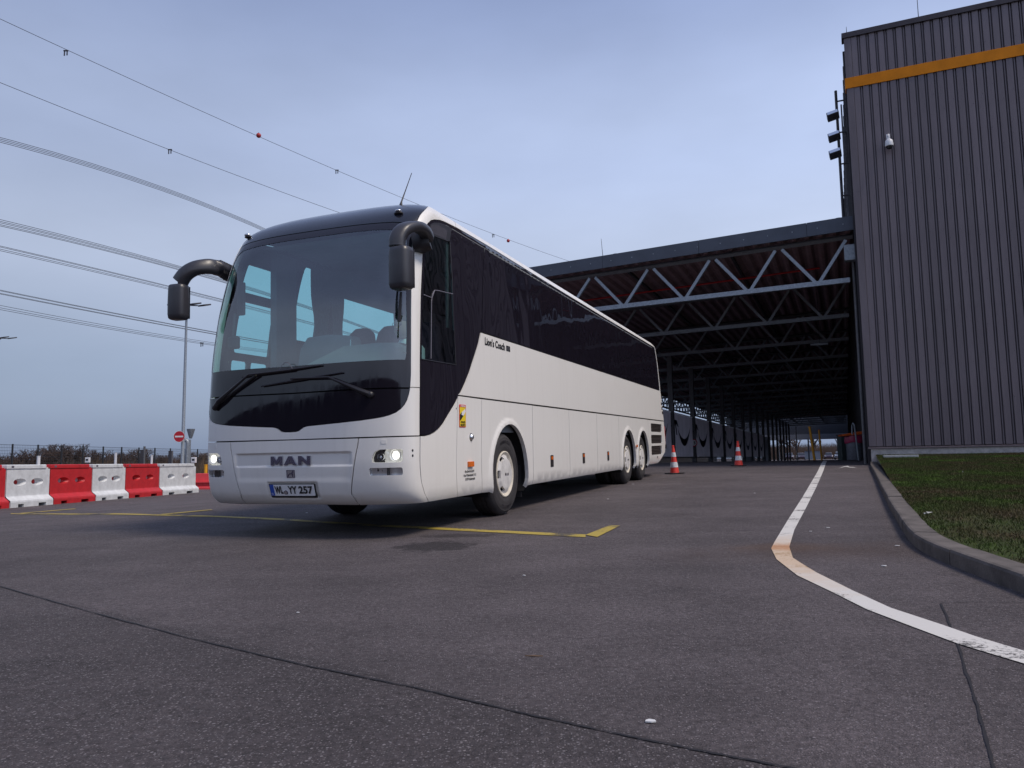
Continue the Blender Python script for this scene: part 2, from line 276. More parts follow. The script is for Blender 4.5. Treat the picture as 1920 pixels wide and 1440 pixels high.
    o1 = gp(815, 1024); o2 = gp(862, 1004); ru = gp(1462, 1026); ru2 = gp(1560, 1032)
    for (bx, bc, ba) in ((blob(o1[0], o1[1], 0.36, 0.30, 0.4, 0.18, 5), (0.014, 0.012, 0.014), 0.7), (blob(o2[0], o2[1], 0.34, 0.16, -0.1, 0.25, 6), (0.016, 0.013, 0.015), 0.6),
                         (blob(ru[0] + 0.02, ru[1], 0.30, 0.20, 0, 0.8, 4), (0.13, 0.070, 0.038), 0.42), (blob(ru2[0], ru2[1] - .05, 0.8, 0.35, 0, 0.95, 3), (0.075, 0.046, 0.034), 0.5)):
        q = n.new('ShaderNodeMix'); q.data_type = 'RGBA'; l.new(col, q.inputs[6]); q.inputs[7].default_value = (*bc, 1)
        l.new(mr(bx, 0, 1, 0, ba), q.inputs[0]); col = q.outputs[2]
    l.new(col, b.inputs['Base Color'])
    l.new(mr(noise(30, 3), 0.3, 0.7, 0.72, 0.95), b.inputs['Roughness']); b.inputs['Specular IOR Level'].default_value = 0.3
    bp = n.new('ShaderNodeBump'); bp.inputs['Distance'].default_value = 0.006; bp.inputs['Strength'].default_value = 0.9
    hh = n.new('ShaderNodeMath'); hh.operation = 'ADD'; l.new(fine, hh.inputs[0]); l.new(fine2, hh.inputs[1]); l.new(hh.outputs[0], bp.inputs['Height']); l.new(bp.outputs[0], b.inputs['Normal'])
    MT[name] = m
mk_asphalt('asphalt')
def mk_paintline(name, col, wear, rust=False):
    m, n, l, b = nodes_of(name); tc = n.new('ShaderNodeTexCoord'); P = tc.outputs['Object']
    a = n.new('ShaderNodeTexNoise'); a.inputs['Scale'].default_value = 38; a.inputs['Detail'].default_value = 6; a.inputs['Roughness'].default_value = 0.8; l.new(P, a.inputs['Vector'])
    c = n.new('ShaderNodeTexNoise'); c.inputs['Scale'].default_value = 2.5; c.inputs['Detail'].default_value = 3; l.new(P, c.inputs['Vector'])
    s = n.new('ShaderNodeMath'); s.operation = 'ADD'; l.new(a.outputs[0], s.inputs[0]); l.new(c.outputs[0], s.inputs[1])
    r = n.new('ShaderNodeMapRange'); r.inputs[1].default_value = 1.36 - wear * 0.35; r.inputs[2].default_value = 1.46 - wear * 0.35; l.new(s.outputs[0], r.inputs[0])
    mx = n.new('ShaderNodeMix'); mx.data_type = 'RGBA'; mx.inputs[6].default_value = (*col, 1); mx.inputs[7].default_value = (0.05, 0.045, 0.045, 1); l.new(r.outputs[0], mx.inputs[0]); colr = mx.outputs[2]
    if rust:
        q = gp(1462, 1026)
        for (rx, ry, c2, amt) in ((0.80, 1.15, (0.50, 0.30, 0.13), 0.60), (0.34, 0.20, (0.42, 0.18, 0.07), 0.6)):
            mp = n.new('ShaderNodeMapping'); mp.vector_type = 'TEXTURE'; mp.inputs['Location'].default_value = (q[0] + 0.05, q[1] - (0.55 if rx > 0.5 else 0.03), 0); mp.inputs['Scale'].default_value = (rx, ry, 1e3); l.new(P, mp.inputs[0])
            ln = n.new('ShaderNodeVectorMath'); ln.operation = 'LENGTH'; l.new(mp.outputs[0], ln.inputs[0])
            n3 = n.new('ShaderNodeTexNoise'); n3.inputs['Scale'].default_value = 9; n3.inputs['Detail'].default_value = 5; l.new(P, n3.inputs['Vector'])
            a3 = n.new('ShaderNodeMath'); a3.operation = 'ADD'; l.new(ln.outputs['Value'], a3.inputs[0]); l.new(n3.outputs[0], a3.inputs[1])
            r3 = n.new('ShaderNodeMapRange'); r3.inputs[1].default_value = 1.8; r3.inputs[2].default_value = 0.9; r3.inputs[3].default_value = 0; r3.inputs[4].default_value = amt; l.new(a3.outputs[0], r3.inputs[0])
            m3 = n.new('ShaderNodeMix'); m3.data_type = 'RGBA'; l.new(colr, m3.inputs[6]); m3.inputs[7].default_value = (*c2, 1); l.new(r3.outputs[0], m3.inputs[0]); colr = m3.outputs[2]
    l.new(colr, b.inputs['Base Color']); b.inputs['Roughness'].default_value = 0.75
    bp = n.new('ShaderNodeBump'); bp.inputs['Distance'].default_value = 0.003; l.new(a.outputs[0], bp.inputs['Height']); l.new(bp.outputs[0], b.inputs['Normal'])
    MT[name] = m
mk_paintline('line_white', (0.57, 0.55, 0.52), 0.76, True); mk_paintline('line_yellow', (0.36, 0.27, 0.045), 0.95)
def mk_lawn(name, blades):
    m, n, l, b = nodes_of(name); tc = n.new('ShaderNodeTexCoord'); P = tc.outputs['Object']
    a = n.new('ShaderNodeTexNoise'); a.inputs['Scale'].default_value = 0.9; a.inputs['Detail'].default_value = 6; a.inputs['Roughness'].default_value = 0.7; l.new(P, a.inputs['Vector'])
    r = n.new('ShaderNodeValToRGB'); e = r.color_ramp.elements
    e[0].position = 0.34; e[0].color = (0.060, 0.038, 0.022, 1); e[1].position = 0.68; e[1].color = (0.056, 0.100, 0.014, 1)
    k = e.new(0.53); k.color = (0.034, 0.046, 0.011, 1)
    l.new(a.outputs[0], r.inputs[0])
    c = n.new('ShaderNodeTexNoise'); c.inputs['Scale'].default_value = 45; c.inputs['Detail'].default_value = 3; l.new(P, c.inputs['Vector'])
    mr_ = n.new('ShaderNodeMapRange'); mr_.inputs[1].default_value = 0.25; mr_.inputs[2].default_value = 0.75; mr_.inputs[3].default_value = 0.55; mr_.inputs[4].default_value = 1.4 if not blades else 2.0; l.new(c.outputs[0], mr_.inputs[0])
    sc = n.new('ShaderNodeVectorMath'); sc.operation = 'SCALE'; l.new(r.outputs[0], sc.inputs[0]); l.new(mr_.outputs[0], sc.inputs['Scale'])
    l.new(sc.outputs[0], b.inputs['Base Color']); b.inputs['Roughness'].default_value = 0.8; b.inputs['Specular IOR Level'].default_value = 0.2
    if not blades:
        bp = n.new('ShaderNodeBump'); bp.inputs['Distance'].default_value = 0.02; l.new(c.outputs[0], bp.inputs['Height']); l.new(bp.outputs[0], b.inputs['Normal'])
    MT[name] = m
mk_lawn('lawn', False); mk_lawn('blades', True)

# ------------------------------------------------------------------ mesh helpers
class MB:
    def __init__(s): s.v = []; s.f = []
    def add(s, vs, fs):
        o = len(s.v); s.v += [tuple(float(c) for c in v) for v in vs]; s.f += [tuple(i + o for i in f) for f in fs]; return s
    def box(s, a, b, fn=None):
        (x0, y0, z0), (x1, y1, z1) = a, b
        vs = [(x, y, z) for x in (x0, x1) for y in (y0, y1) for z in (z0, z1)]
        if fn: vs = [fn(*v) for v in vs]
        return s.add(vs, [(0, 1, 3, 2), (4, 6, 7, 5), (0, 4, 5, 1), (2, 3, 7, 6), (0, 2, 6, 4), (1, 5, 7, 3)])
    def prism(s, poly, d, fn):                # poly of (u,v) extruded over depth d=(d0,d1); fn(u,v,w)->xyz
        n = len(poly); vs = [fn(u, v, d[0]) for u, v in poly] + [fn(u, v, d[1]) for u, v in poly]
        tri = geometry.tessellate_polygon([[Vector((u, v, 0)) for u, v in poly]])
        fs = [tuple(t) for t in tri] + [tuple(i + n for i in reversed(t)) for t in tri] + [(i, (i + 1) % n, n + (i + 1) % n, n + i) for i in range(n)]
        return s.add(vs, fs)
    def tube(s, pts, r, n=8, cap=True, sq=1.0, upv=(0, 0, 1)):   # r: number or list; sq flattens the section along the up direction
        P = [np.array(p, float) for p in pts]; rs = r if hasattr(r, '__len__') else [r] * len(P)
        vs = []; up = np.array(upv, float)
        for i, p in enumerate(P):
            d = P[min(i + 1, len(P) - 1)] - P[max(i - 1, 0)]; L_ = np.linalg.norm(d); d = d / (L_ if L_ > 1e-9 else 1)
            u = up if abs(d @ up) < 0.95 * np.linalg.norm(up) else np.array([1.0, 0.13, 0])
            a = np.cross(d, u); a /= np.linalg.norm(a); b = np.cross(a, d)
            for k in range(n):
                t = 2 * math.pi * k / n; vs.append(p + a * math.cos(t) * rs[i] + b * math.sin(t) * rs[i] * sq)
        fs = [(i * n + k, i * n + (k + 1) % n, (i + 1) * n + (k + 1) % n, (i + 1) * n + k) for i in range(len(P) - 1) for k in range(n)]
        if cap: fs += [tuple(reversed(range(n))), tuple((len(P) - 1) * n + k for k in range(n))]
        return s.add(vs, fs)
    def lathe(s, prof, n=32, fn=lambda r, a, h: (r * math.cos(a), r * math.sin(a), h), closed=False):  # prof: [(r,h)]
        vs = [fn(r, 2 * math.pi * k / n, h) for r, h in prof for k in range(n)]
        m = len(prof); fs = [(i * n + k, i * n + (k + 1) % n, (i + 1) * n + (k + 1) % n, (i + 1) * n + k) for i in range(m - 1) for k in range(n)]
        return s.add(vs, fs)
    def ball(s, c, r, n=10, sz=(1, 1, 1)):
        prof = [(math.sin(math.pi * i / n) * r + 1e-5, -math.cos(math.pi * i / n) * r) for i in range(n + 1)]
        return s.lathe(prof, n + 4, lambda q, a, h: (c[0] + q * math.cos(a) * sz[0], c[1] + q * math.sin(a) * sz[1], c[2] + h * sz[2]))
def link(name, me, parent=None, mtx=None):
    o = bpy.data.objects.new(name, me); COL.objects.link(o)
    if parent is not None: o.parent = parent
    if mtx is not None: o.matrix_basis = mtx
    return o
def ob(name, mb, mat, parent=None, mtx=None, sm=False, bevel=0.0, auto=None):
    me = bpy.data.meshes.new(name); me.from_pydata(mb.v, [], mb.f); me.update()
    import bmesh
    b = bmesh.new(); b.from_mesh(me); bmesh.ops.recalc_face_normals(b, faces=b.faces)
    if bevel: bmesh.ops.bevel(b, geom=[e for e in b.edges if len(e.link_faces) == 2 and e.calc_face_angle(0) > 0.5], offset=bevel, segments=2, affect='EDGES', profile=0.5, clamp_overlap=True)
    b.to_mesh(me); b.free()
    me.materials.append(MT[mat])
    if sm: me.shade_smooth(); me.set_sharp_from_angle(angle=R(auto or 38))
    return link(name, me, parent, mtx)
def tag(o, label=None, cat=None, group=None, kind=None):
    for k, v in (('label', label), ('category', cat), ('group', group), ('kind', kind)):
        if v: o[k] = v
    return o
def thing(name, label, cat, loc=(0, 0, 0), group=None, mtx=None):
    o = bpy.data.objects.new(name, None); COL.objects.link(o); o.empty_display_size = 0.2
    o.matrix_basis = mtx if mtx is not None else Matrix.Translation(Vector([float(c) for c in loc]))
    return tag(o, label, cat, group)
def kids(o): return [c for c in bpy.data.objects if c.parent == o]
def copy_tree(o, parent=None, tree=None):
    c = o.copy(); COL.objects.link(c)
    if parent is not None: c.parent = parent
    for ch in kids(o): copy_tree(ch, c)
    return c
def text_mesh(s, size=1.0, shear=0.0, bold=0.0, space=1.0, extrude=0.0, align='CENTER'):
    cu = bpy.data.curves.new('t', 'FONT'); cu.body = s; cu.size = size; cu.shear = shear; cu.offset = bold; cu.space_character = space; cu.extrude = extrude; cu.align_x = align; cu.resolution_u = 3
    o = bpy.data.objects.new('t', cu); COL.objects.link(o); dg = bpy.context.evaluated_depsgraph_get(); dg.update()
    me = bpy.data.meshes.new_from_object(o.evaluated_get(dg)); vs = [tuple(v.co) for v in me.vertices]; fs = [tuple(p.vertices) for p in me.polygons]
    bpy.data.objects.remove(o); bpy.data.meshes.remove(me); return vs, fs

# ================================================================== THE SETTING
def axis(lo, hi, fine_lo, fine_hi, step):
    a = list(np.arange(fine_lo, fine_hi + 1e-6, step)); d = step
    x = fine_hi
    while x < hi: d *= 1.25; x += d; a.append(min(x, hi))
    d = step; x = fine_lo
    while x > lo: d *= 1.25; x -= d; a.insert(0, max(x, lo))
    return np.array(a)
def grid_obj(name, xs, ys, zf, mat, mask=None):
    X, Y = np.meshgrid(xs, ys); Z = zf(X, Y); nx, ny = len(xs), len(ys)
    v = np.stack([X, Y, Z], -1).reshape(-1, 3); i = np.arange(nx * ny).reshape(ny, nx)
    f = np.stack([i[:-1, :-1], i[:-1, 1:], i[1:, 1:], i[1:, :-1]], -1).reshape(-1, 4)
    if mask is not None:
        c = v[f].mean(1); f = f[mask(c[:, 0], c[:, 1])]
    me = bpy.data.meshes.new(name); me.from_pydata(v.tolist(), [], f.tolist()); me.materials.append(MT[mat]); me.shade_smooth()
    return link(name, me)
tag(grid_obj('tarmac', axis(-1500, 1500, -22, 26, 0.4), axis(-60, 2500, -2, 62, 0.4), zg, 'asphalt'), 'worn grey tarmac yard rising towards the canopy', kind='structure')
mk('field', (0.085, 0.062, 0.042), 0.95, 0, 0.5, 0.3)
tag(grid_obj('field', axis(-1500, -16, -60, -16, 1.0), axis(30, 2500, 30, 120, 1.0), lambda X, Y: zg(X, Y) + 0.012 + 0 * X, 'field', lambda x, y: x < -(34.5 + (56.0 - y) * 0.14) + 0 * y), 'brown rough field beyond the mesh fence', kind='structure')

def strip(name, left, right, mat, lift, label=None, parent=None, step=0.25, kind='structure'):
    """ground-hugging ribbon between two polylines of equal length"""
    Lp, Rp = [], []
    for i in range(len(left) - 1):
        a, b, c, d = map(np.array, (left[i], left[i + 1], right[i], right[i + 1])); n = max(1, int(np.linalg.norm(b - a) / step))
        for k in range(n): Lp.append(a + (b - a) * k / n); Rp.append(c + (d - c) * k / n)
    Lp.append(np.array(left[-1])); Rp.append(np.array(right[-1]))
    m = MB(); vs = []
    for a, b in zip(Lp, Rp):
        for q in (a, b): vs.append((q[0], q[1], float(zg(q[0], q[1])) + lift))
    m.add(vs, [(2 * i, 2 * i + 1, 2 * i + 3, 2 * i + 2) for i in range(len(Lp) - 1)])
    o = ob(name, m, mat, parent); tag(o, label, kind=kind); return o
wl_l = [(1543.5, 864.5), (1521, 905), (1503, 935.5), (1479.7, 971.7), (1452.8, 1016), (1446, 1029), (1456, 1049.5), (1495, 1080), (1559, 1110.5), (1625.5, 1144), (1720, 1180), (1800, 1210), (1880, 1234), (1960, 1258)]
wl_r = [(1551, 864.5), (1531, 913), (1511.7, 952), (1489.5, 994), (1480, 1026), (1486.7, 1046.7), (1504, 1058), (1531, 1074.5), (1597.8, 1107.8), (1670, 1141), (1764, 1172), (1830, 1195), (1900, 1216), (1980, 1240)]
strip('white_line', [gp(*p) for p in wl_l], [gp(*p) for p in wl_r], 'line_white', 0.0045, 'white painted line bending round the lawn kerb')
yl = [(20, 963.5), (130, 964.4), (300, 966.3), (400, 968.5), (530, 974.5), (700, 985.5), (850, 993), (1000, 1000.5), (1098, 1005.5)]
yw = [0.8, 0.9, 1.0, 1.2, 1.6, 1.8, 2.1, 2.3, 2.6]
strip('yellow_line', [gp(x, y - w) for (x, y), w in zip(yl, yw)], [gp(x, y + w) for (x, y), w in zip(yl, yw)], 'line_yellow', 0.005, 'long yellow bay line running under the coach nose')
strip('yellow_line', [gp(1143, 986), gp(1098, 1004)], [gp(1163, 986.5), gp(1120, 1008)], 'line_yellow', 0.007, 'short wide yellow stub at the near end of the bay line')
strip('yellow_line', [gp(300, 964.6), gp(396, 955.8)], [gp(306, 966), gp(399, 956.7)], 'line_yellow', 0.007, 'faint yellow stub pointing away left of the coach')
strip('yellow_line', [gp(36, 962.6), gp(140, 954)], [gp(42, 963.4), gp(143, 954.8)], 'line_yellow', 0.007, 'faint yellow stub in front of the plastic barriers')
mk('joint', (0.010, 0.008, 0.010), 0.7, 0, 0.3, 20)
def crack(pts, wpx, label):
    P = []
    for i in range(len(pts) - 1):
        a, b = np.array(pts[i], float), np.array(pts[i + 1], float); n = int(np.linalg.norm(b - a) / 14) + 1
        for k in range(n): P.append(a + (b - a) * k / n)
    P.append(np.array(pts[-1], float)); G = [gp(*q) for q in P]; Lp, Rp = [], []
    for i, g in enumerate(G):
        d = G[min(i + 1, len(G) - 1)] - G[max(i - 1, 0)]; d[2] = 0; d /= np.linalg.norm(d); nrm = np.array([-d[1], d[0], 0]); j = rng.normal(0, 0.0016)
        w = wpx * (0.55 + 0.9 * rng.random()) * 0.5; Lp.append(g + nrm * (w + j)); Rp.append(g - nrm * (w - j))
    strip('tarmac_joint', Lp, Rp, 'joint', 0.004, label, step=9)
crack([(-60, 1082), (0, 1100), (180, 1151), (350, 1196), (560, 1246), (780, 1291), (1000, 1343), (1230, 1393), (1470, 1439), (1700, 1482)], 0.010, 'dark sealed joint slanting across the near tarmac')
crack([(1765, 1133), (1797, 1212), (1832, 1325), (1866, 1445)], 0.008, 'dark joint crossing the white line at the right')
crack([(1752, 1131), (1830, 1129), (1935, 1131)], 0.004, 'fine joint running towards the kerb at the right')

# small bits lying on the yard
for i, (px, py, w) in enumerate([(1220, 1355, .020), (983, 1080, .015), (1682, 1024, .02), (1657, 1062, .02), (1553, 990, .022), (558, 1150, .010), (1187, 908, .03), (1140, 936, .02), (575, 962, .02), (1520, 997, .014), (1415, 925, .018)]):
    g = gp(px, py); m = MB(); a = rng.random() * 3
    m.prism([(w * math.cos(t + a) * (0.6 + rng.random() * .6), w * 0.7 * math.sin(t + a) * (0.6 + rng.random() * .6)) for t in np.linspace(0, 5.4, 6)], (0.0, 0.004), lambda u, v, d: (g[0] + u, g[1] + v, g[2] + 0.003 + d))
    tag(ob('litter_scrap', m, 'litter'), ['small pale chewing gum spot on the near tarmac', 'pale scrap on the tarmac in front of the yellow line', 'pale scrap between white line and kerb, nearer the kerb', 'white scrap between white line bend and kerb', 'pale flake right of the straight white line', 'tiny pale speck left of centre on the near tarmac', 'pale scrap beside the middle wheels of the coach', 'pale scrap on tarmac right of the front wheel', 'pale scrap on tarmac under the coach bumper', 'tiny pale speck right of the line bend', 'tiny speck on tarmac left of the white line'][i], 'litter', 'pale scraps on the tarmac')
g = gp(1000, 1232); m = MB(); m.prism([(-.035, .003), (0, .007), (.04, -.004), (.01, -.004)], (0, .004), lambda u, v, d: (g[0] + u, g[1] + v, g[2] + .003 + d)); tag(ob('leaf_scrap', m, 'leaf_litter'), 'thin dark twig lying on the near tarmac', 'twig')
mm = MB(); A = [(1572, 878.5), (1585, 875.6), (1600, 876.2), (1606, 877.4), (1594, 877), (1590, 873.6), (1583, 874.6)]
mm.v = [(*(g_ := gp(*p))[:2], float(zg(g_[0], g_[1])) + 0.006) for p in A]; mm.f = [(0, 1, 6), (1, 2, 4), (2, 3, 4), (1, 4, 5), (1, 5, 6)]
tag(ob('ground_arrow', mm, 'line_white'), 'small white arrow painted between the line and the kerb', kind='structure')

# ---- kerb of separate stones and the lawn behind it
kp = [gp(*p) for p in [(1624.5, 861.5), (1633, 878), (1642, 896.7), (1652, 919), (1664.4, 946.7), (1675, 966), (1686.7, 985.5), (1694, 1000), (1703, 1014), (1717, 1027), (1739, 1041), (1775, 1057), (1817, 1074.4), (1865, 1093), (1920, 1114.7)]]
e = kp[-1] - kp[-2]; e /= np.linalg.norm(e); kp += [kp[-1] + e * k for k in (0.5, 1.0, 2.0, 4.0, 8.0, 14.0)]
K2 = np.array([[p[0], p[1]] for p in kp]); cum = np.concatenate([[0], np.cumsum(np.linalg.norm(np.diff(K2, axis=0), axis=1))])
# the line's end at the wall stands at s = 25
def kpt(c):
    p = np.array([np.interp(c, cum, K2[:, 0]), np.interp(c, cum, K2[:, 1])]); q = np.array([np.interp(c + .25, cum, K2[:, 0]), np.interp(c + .25, cum, K2[:, 1])]); r = np.array([np.interp(c - .25, cum, K2[:, 0]), np.interp(c - .25, cum, K2[:, 1])])
    d = q - r; d /= max(np.linalg.norm(d), 1e-6); return (p + q + r) / 3 if 0.3 < c < cum[-1] - .3 else p, np.array([-d[1], d[0]])   # normal pointing to the lawn
kerb = thing('kerb', 'low concrete kerb curving round the lawn', None, (0, 0, 0)); tag(kerb, kind='structure')
KH, KW = 0.105, 0.17
c = 0.0; k_i = 0
kin = []
while c < cum[-1] - 0.2:
    stone = 0.5 if 12.5 < c < 22 else 1.0; c1 = min(c + stone - 0.006, cum[-1]); nsub = max(2, int(stone / 0.125)); vs = []; jit = rng.normal(0, 0.0025)
    for i in range(nsub + 1):
        p, nr = kpt(c + (c1 - c) * i / nsub); z = float(zg(p[0], p[1]))
        for off, h in ((0.0, -0.08), (0.0, KH - 0.022), (0.008, KH - 0.006), (0.026, KH), (KW, KH), (KW, -0.08)):
            vs.append((p[0] + nr[0] * (off + jit), p[1] + nr[1] * (off + jit), z + h + jit))
        if i < nsub: kin.append((p[0] + nr[0] * (KW + .0), p[1] + nr[1] * (KW + .0)))
    m = MB(); fs = [(6 * i + k, 6 * i + (k + 1) % 6, 6 * i + 6 + (k + 1) % 6, 6 * i + 6 + k) for i in range(nsub) for k in range(6)] + [tuple(range(5, -1, -1)), tuple(6 * nsub + k for k in range(6))]
    m.add(vs, fs); ob('kerb_stone', m, 'kerb', kerb); c += stone; k_i += 1
def zlawn(X, Y):
    s = X * SD[0] + Y * SD[1]; return zg(X, Y) + KH - 0.004 + 0.17 * smooth(12, 24.5, s)
def inside(px, py, poly):
    poly = np.asarray(poly); x, y = np.asarray(px), np.asarray(py); r = np.zeros(x.shape, bool); j = len(poly) - 1
    for i in range(len(poly)):
        xi, yi = poly[i]; xj, yj = poly[j]
        cnd = ((yi > y) != (yj > y)) & (x < (xj - xi) * (y - yi) / (yj - yi + 1e-12) + xi); r ^= cnd; j = i
    return r
wa, wb = st(24.97, 0.75), st(24.97, 22)
lawn_poly = [tuple(p) for p in kin] + [(22.0, kin[-1][1]), (26, 8), (wb[0], wb[1]), (wa[0], wa[1])]
def cdt(outer, holes, sx, sy, dens):
    """triangulate a polygon with holes, with interior points; returns points, triangles, boundary loops"""
    pts, edges, loops = [], [], []
    def addloop(lp):
        d = []
        for i in range(len(lp)):
            a, b = np.array(lp[i], float), np.array(lp[(i + 1) % len(lp)], float); n = max(1, int(math.ceil(max(abs(b[0] - a[0]) / (sx * dens), abs(b[1] - a[1]) / (sy * dens)))))
            d += [tuple(a + (b - a) * k / n) for k in range(n)]
        o = len(pts); pts.extend(d); n = len(d); edges.extend([(o + i, o + (i + 1) % n) for i in range(n)]); loops.append(list(range(o, o + n))); return d
    od = addloop(outer); hd = [addloop(h) for h in holes]
    O_ = np.array(od); x0, y0 = O_.min(0); x1, y1 = O_.max(0)
    gx, gy = np.meshgrid(np.arange(x0 + sx * .5, x1, sx), np.arange(y0 + sy * .5, y1, sy)); gx = gx.ravel(); gy = gy.ravel()
    ok = inside(gx, gy, od)
    for h in hd: ok &= ~inside(gx, gy, h)
    gx, gy = gx[ok], gy[ok]
    if len(gx):
        B = np.array(pts); d2 = np.min(((gx[:, None] - B[None, :, 0]) / sx) ** 2 + ((gy[:, None] - B[None, :, 1]) / sy) ** 2, axis=1); k = d2 > 0.10
        gx, gy = gx[k], gy[k]
    allp = [Vector(p) for p in pts] + [Vector((a, b)) for a, b in zip(gx.tolist(), gy.tolist())]
    vo, eo, fo, ov, oe, of = geometry.delaunay_2d_cdt(allp, edges, [], 0, 1e-6)
    V_ = np.array([tuple(v) for v in vo]); T = np.array([f for f in fo if len(f) == 3]); cen = V_[T].mean(1)
    ok = inside(cen[:, 0], cen[:, 1], od)
    for h in hd: ok &= ~inside(cen[:, 0], cen[:, 1], h)
    inv = {}
    for ni, os_ in enumerate(ov):
        for o_ in os_: inv[o_] = ni
    return V_, T[ok], [[inv[i] for i in lp] for lp in loops]
V_, T_, _ = cdt(lawn_poly, [], 0.8, 0.8, 1.0)
m = MB(); m.add([(x, y, float(zlawn(x, y)) + 0.012 * math.sin(x * 3.1) * math.sin(y * 2.3)) for x, y in V_], [tuple(int(i) for i in t) for t in T_])
lawn = ob('lawn', m, 'lawn', sm=True); tag(lawn, 'patchy green and brown lawn in front of the clad wall', kind='structure')
# grass blades: dense near the camera, thinner far off
N0 = 1100000; xs = rng.uniform(3, 20, N0); ys = rng.uniform(4, 23, N0); keep = inside(xs, ys, lawn_poly)
prj = np.abs(xs / ys - 0.56) < 0.20; xs, ys = xs[keep & prj], ys[keep & prj]
pt = 0.5 + 0.5 * np.sin(xs * 1.7 + 1.3 * np.sin(ys * 1.1)) * np.sin(ys * 1.3 + 0.6 * xs); kk = rng.random(len(xs)) < (0.45 + 0.50 * pt); xs, ys = xs[kk], ys[kk]
n = len(xs); h = rng.uniform(0.010, 0.026, n) * (1 + ys / 26); w = rng.uniform(0.0016, 0.0034, n) * (1 + ys / 10); an = rng.uniform(0, 2 * np.pi, n); ln = rng.uniform(0, 0.028, n); la = rng.uniform(0, 2 * np.pi, n); z0 = zlawn(xs, ys) + 0.008
V3 = np.empty((n, 3, 3)); V3[:, 0] = np.stack([xs - np.cos(an) * w, ys - np.sin(an) * w, z0], -1); V3[:, 1] = np.stack([xs + np.cos(an) * w, ys + np.sin(an) * w, z0], -1); V3[:, 2] = np.stack([xs + np.cos(la) * ln, ys + np.sin(la) * ln, z0 + h], -1)
def tri_mesh(name, V3, mat, extra_mat=None):
    n = len(V3); me = bpy.data.meshes.new(name); me.vertices.add(3 * n); me.vertices.foreach_set('co', V3.astype(np.float32).ravel()); me.loops.add(3 * n); me.loops.foreach_set('vertex_index', np.arange(3 * n, dtype=np.int32))
    me.polygons.add(n); me.polygons.foreach_set('loop_start', np.arange(0, 3 * n, 3, dtype=np.int32)); me.update(calc_edges=True); me.materials.append(MT[mat]); return me
tag(link('grass', tri_mesh('grass', V3, 'blades')), 'short green grass blades on the lawn', kind='stuff')
p = st(23.9, 1.55); q = gp(1688, 857.5, .275); z_ = float(zlawn(q[0], q[1])); m = MB().box((-.42, -.35, -.02), (.42, .35, .05)); tag(ob('manhole_cover', m, 'manhole', mtx=Matrix.Translation((q[0], q[1], z_ + .02)) @ Matrix.Rotation(-TH, 4, 'Z'), bevel=.01), 'pale concrete inspection cover in the lawn by the wall', 'manhole cover')
for (px, py), lb in (((1805, 884), 'crumpled white paper scrap lying on the lawn'), ((1733, 951), 'small white scrap in the lawn near the kerb')):
    q = at_ = gp(px, py, 0.2); m = MB(); m.add([(q[0] + rng.normal(0, .022), q[1] + rng.normal(0, .02), float(zlawn(q[0], q[1])) + .035 + abs(rng.normal(0, .015))) for _ in range(7)], [(0, 1, 2), (2, 3, 4), (0, 4, 5), (1, 5, 6), (3, 6, 0)]); tag(ob('paper_scrap', m, 'litter'), lb, 'litter')

# ================================================================== WAREHOUSE
WS = 25.0; WT = 0.65; ZB, ZT = 1.205, 13.98
wh = thing('warehouse', 'tall dark ribbed metal clad warehouse with a yellow band', 'warehouse', mtx=M_ST.copy())
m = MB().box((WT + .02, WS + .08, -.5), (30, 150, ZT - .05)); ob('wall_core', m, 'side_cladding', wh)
m = MB().box((WT + .04, WS - .06, 0.3), (29.9, WS + .055, ZB - .07)); ob('plinth', m, 'concrete', wh)
m = MB().prism([(WS - .10, ZB - .07), (WS - .10, ZB - .04), (WS + .05, ZB), (WS + .05, ZB - .07)], (WT - .03, 29.9), lambda u, v, d: (d, u, v)); ob('base_flashing', m, 'cladding', wh)
PER = 0.25
prof = [(0, .075), (.005, 0.0), (.164, 0.0), (.168, .075), (.192, .075), (.195, .016), (.223, .016), (.226, .075), (PER, .075)]
def pan():
    me = MB(); n = len(prof); me.add([(x, y, z) for z in (ZB, ZT - .06) for x, y in prof], [(i, i + 1, n + i + 1, n + i) for i in range(n - 1)])
    me.add([(.012 + .0, -.001, 3.2), (.012, -.001, 3.21)] + [], [])
    return me
first = None
for i in range(84):
    x = WT + .20 + i * PER
    if first is None: first = ob('cladding_panel', pan(), 'cladding', wh); o = first
    else: o = first.copy(); COL.objects.link(o); o.parent = wh
    o.matrix_basis = Matrix.Translation((x, WS - .045, 0))
m = MB().box((WT, WS - .055, ZB), (WT + .196, WS + .05, ZT)); ob('corner_trim', m, 'cladding', wh, bevel=.006)
m = MB()
for k in range(9):
    for xx in (.08, .14): m.box((WT + xx, WS - .0585, 2.2 + k * 1.35), (WT + xx + .012, WS - .055, 2.212 + k * 1.35))
ob('trim_screws', m, 'cladding_dark', wh)['kind'] = 'stuff'
m = MB()
for i in range(60):
    for k in range(9): m.box((WT + .20 + i * PER + .03 + .09 * (k % 2), WS - .050, 2.0 + k * 1.3 + .25 * (i % 3)), (WT + .20 + i * PER + .044 + .09 * (k % 2), WS - .046, 2.014 + k * 1.3 + .25 * (i % 3)))
ob('panel_screws', m, 'cladding_dark', wh)['kind'] = 'stuff'
m = MB().box((WT - .04, WS - .075, 12.27), (22.0, WS - .050, 12.61)); m.box((WT - .04, WS - .050, 12.27), (WT - .01, WS + .4, 12.61)); ob('yellow_band', m, 'stripe_yellow', wh, bevel=.004)
m = MB().box((WT - .06, WS - .10, ZT - .07), (30, WS + .3, ZT + .10)); ob('parapet_cap', m, 'cladding_dark', wh, bevel=.008)
m = MB()
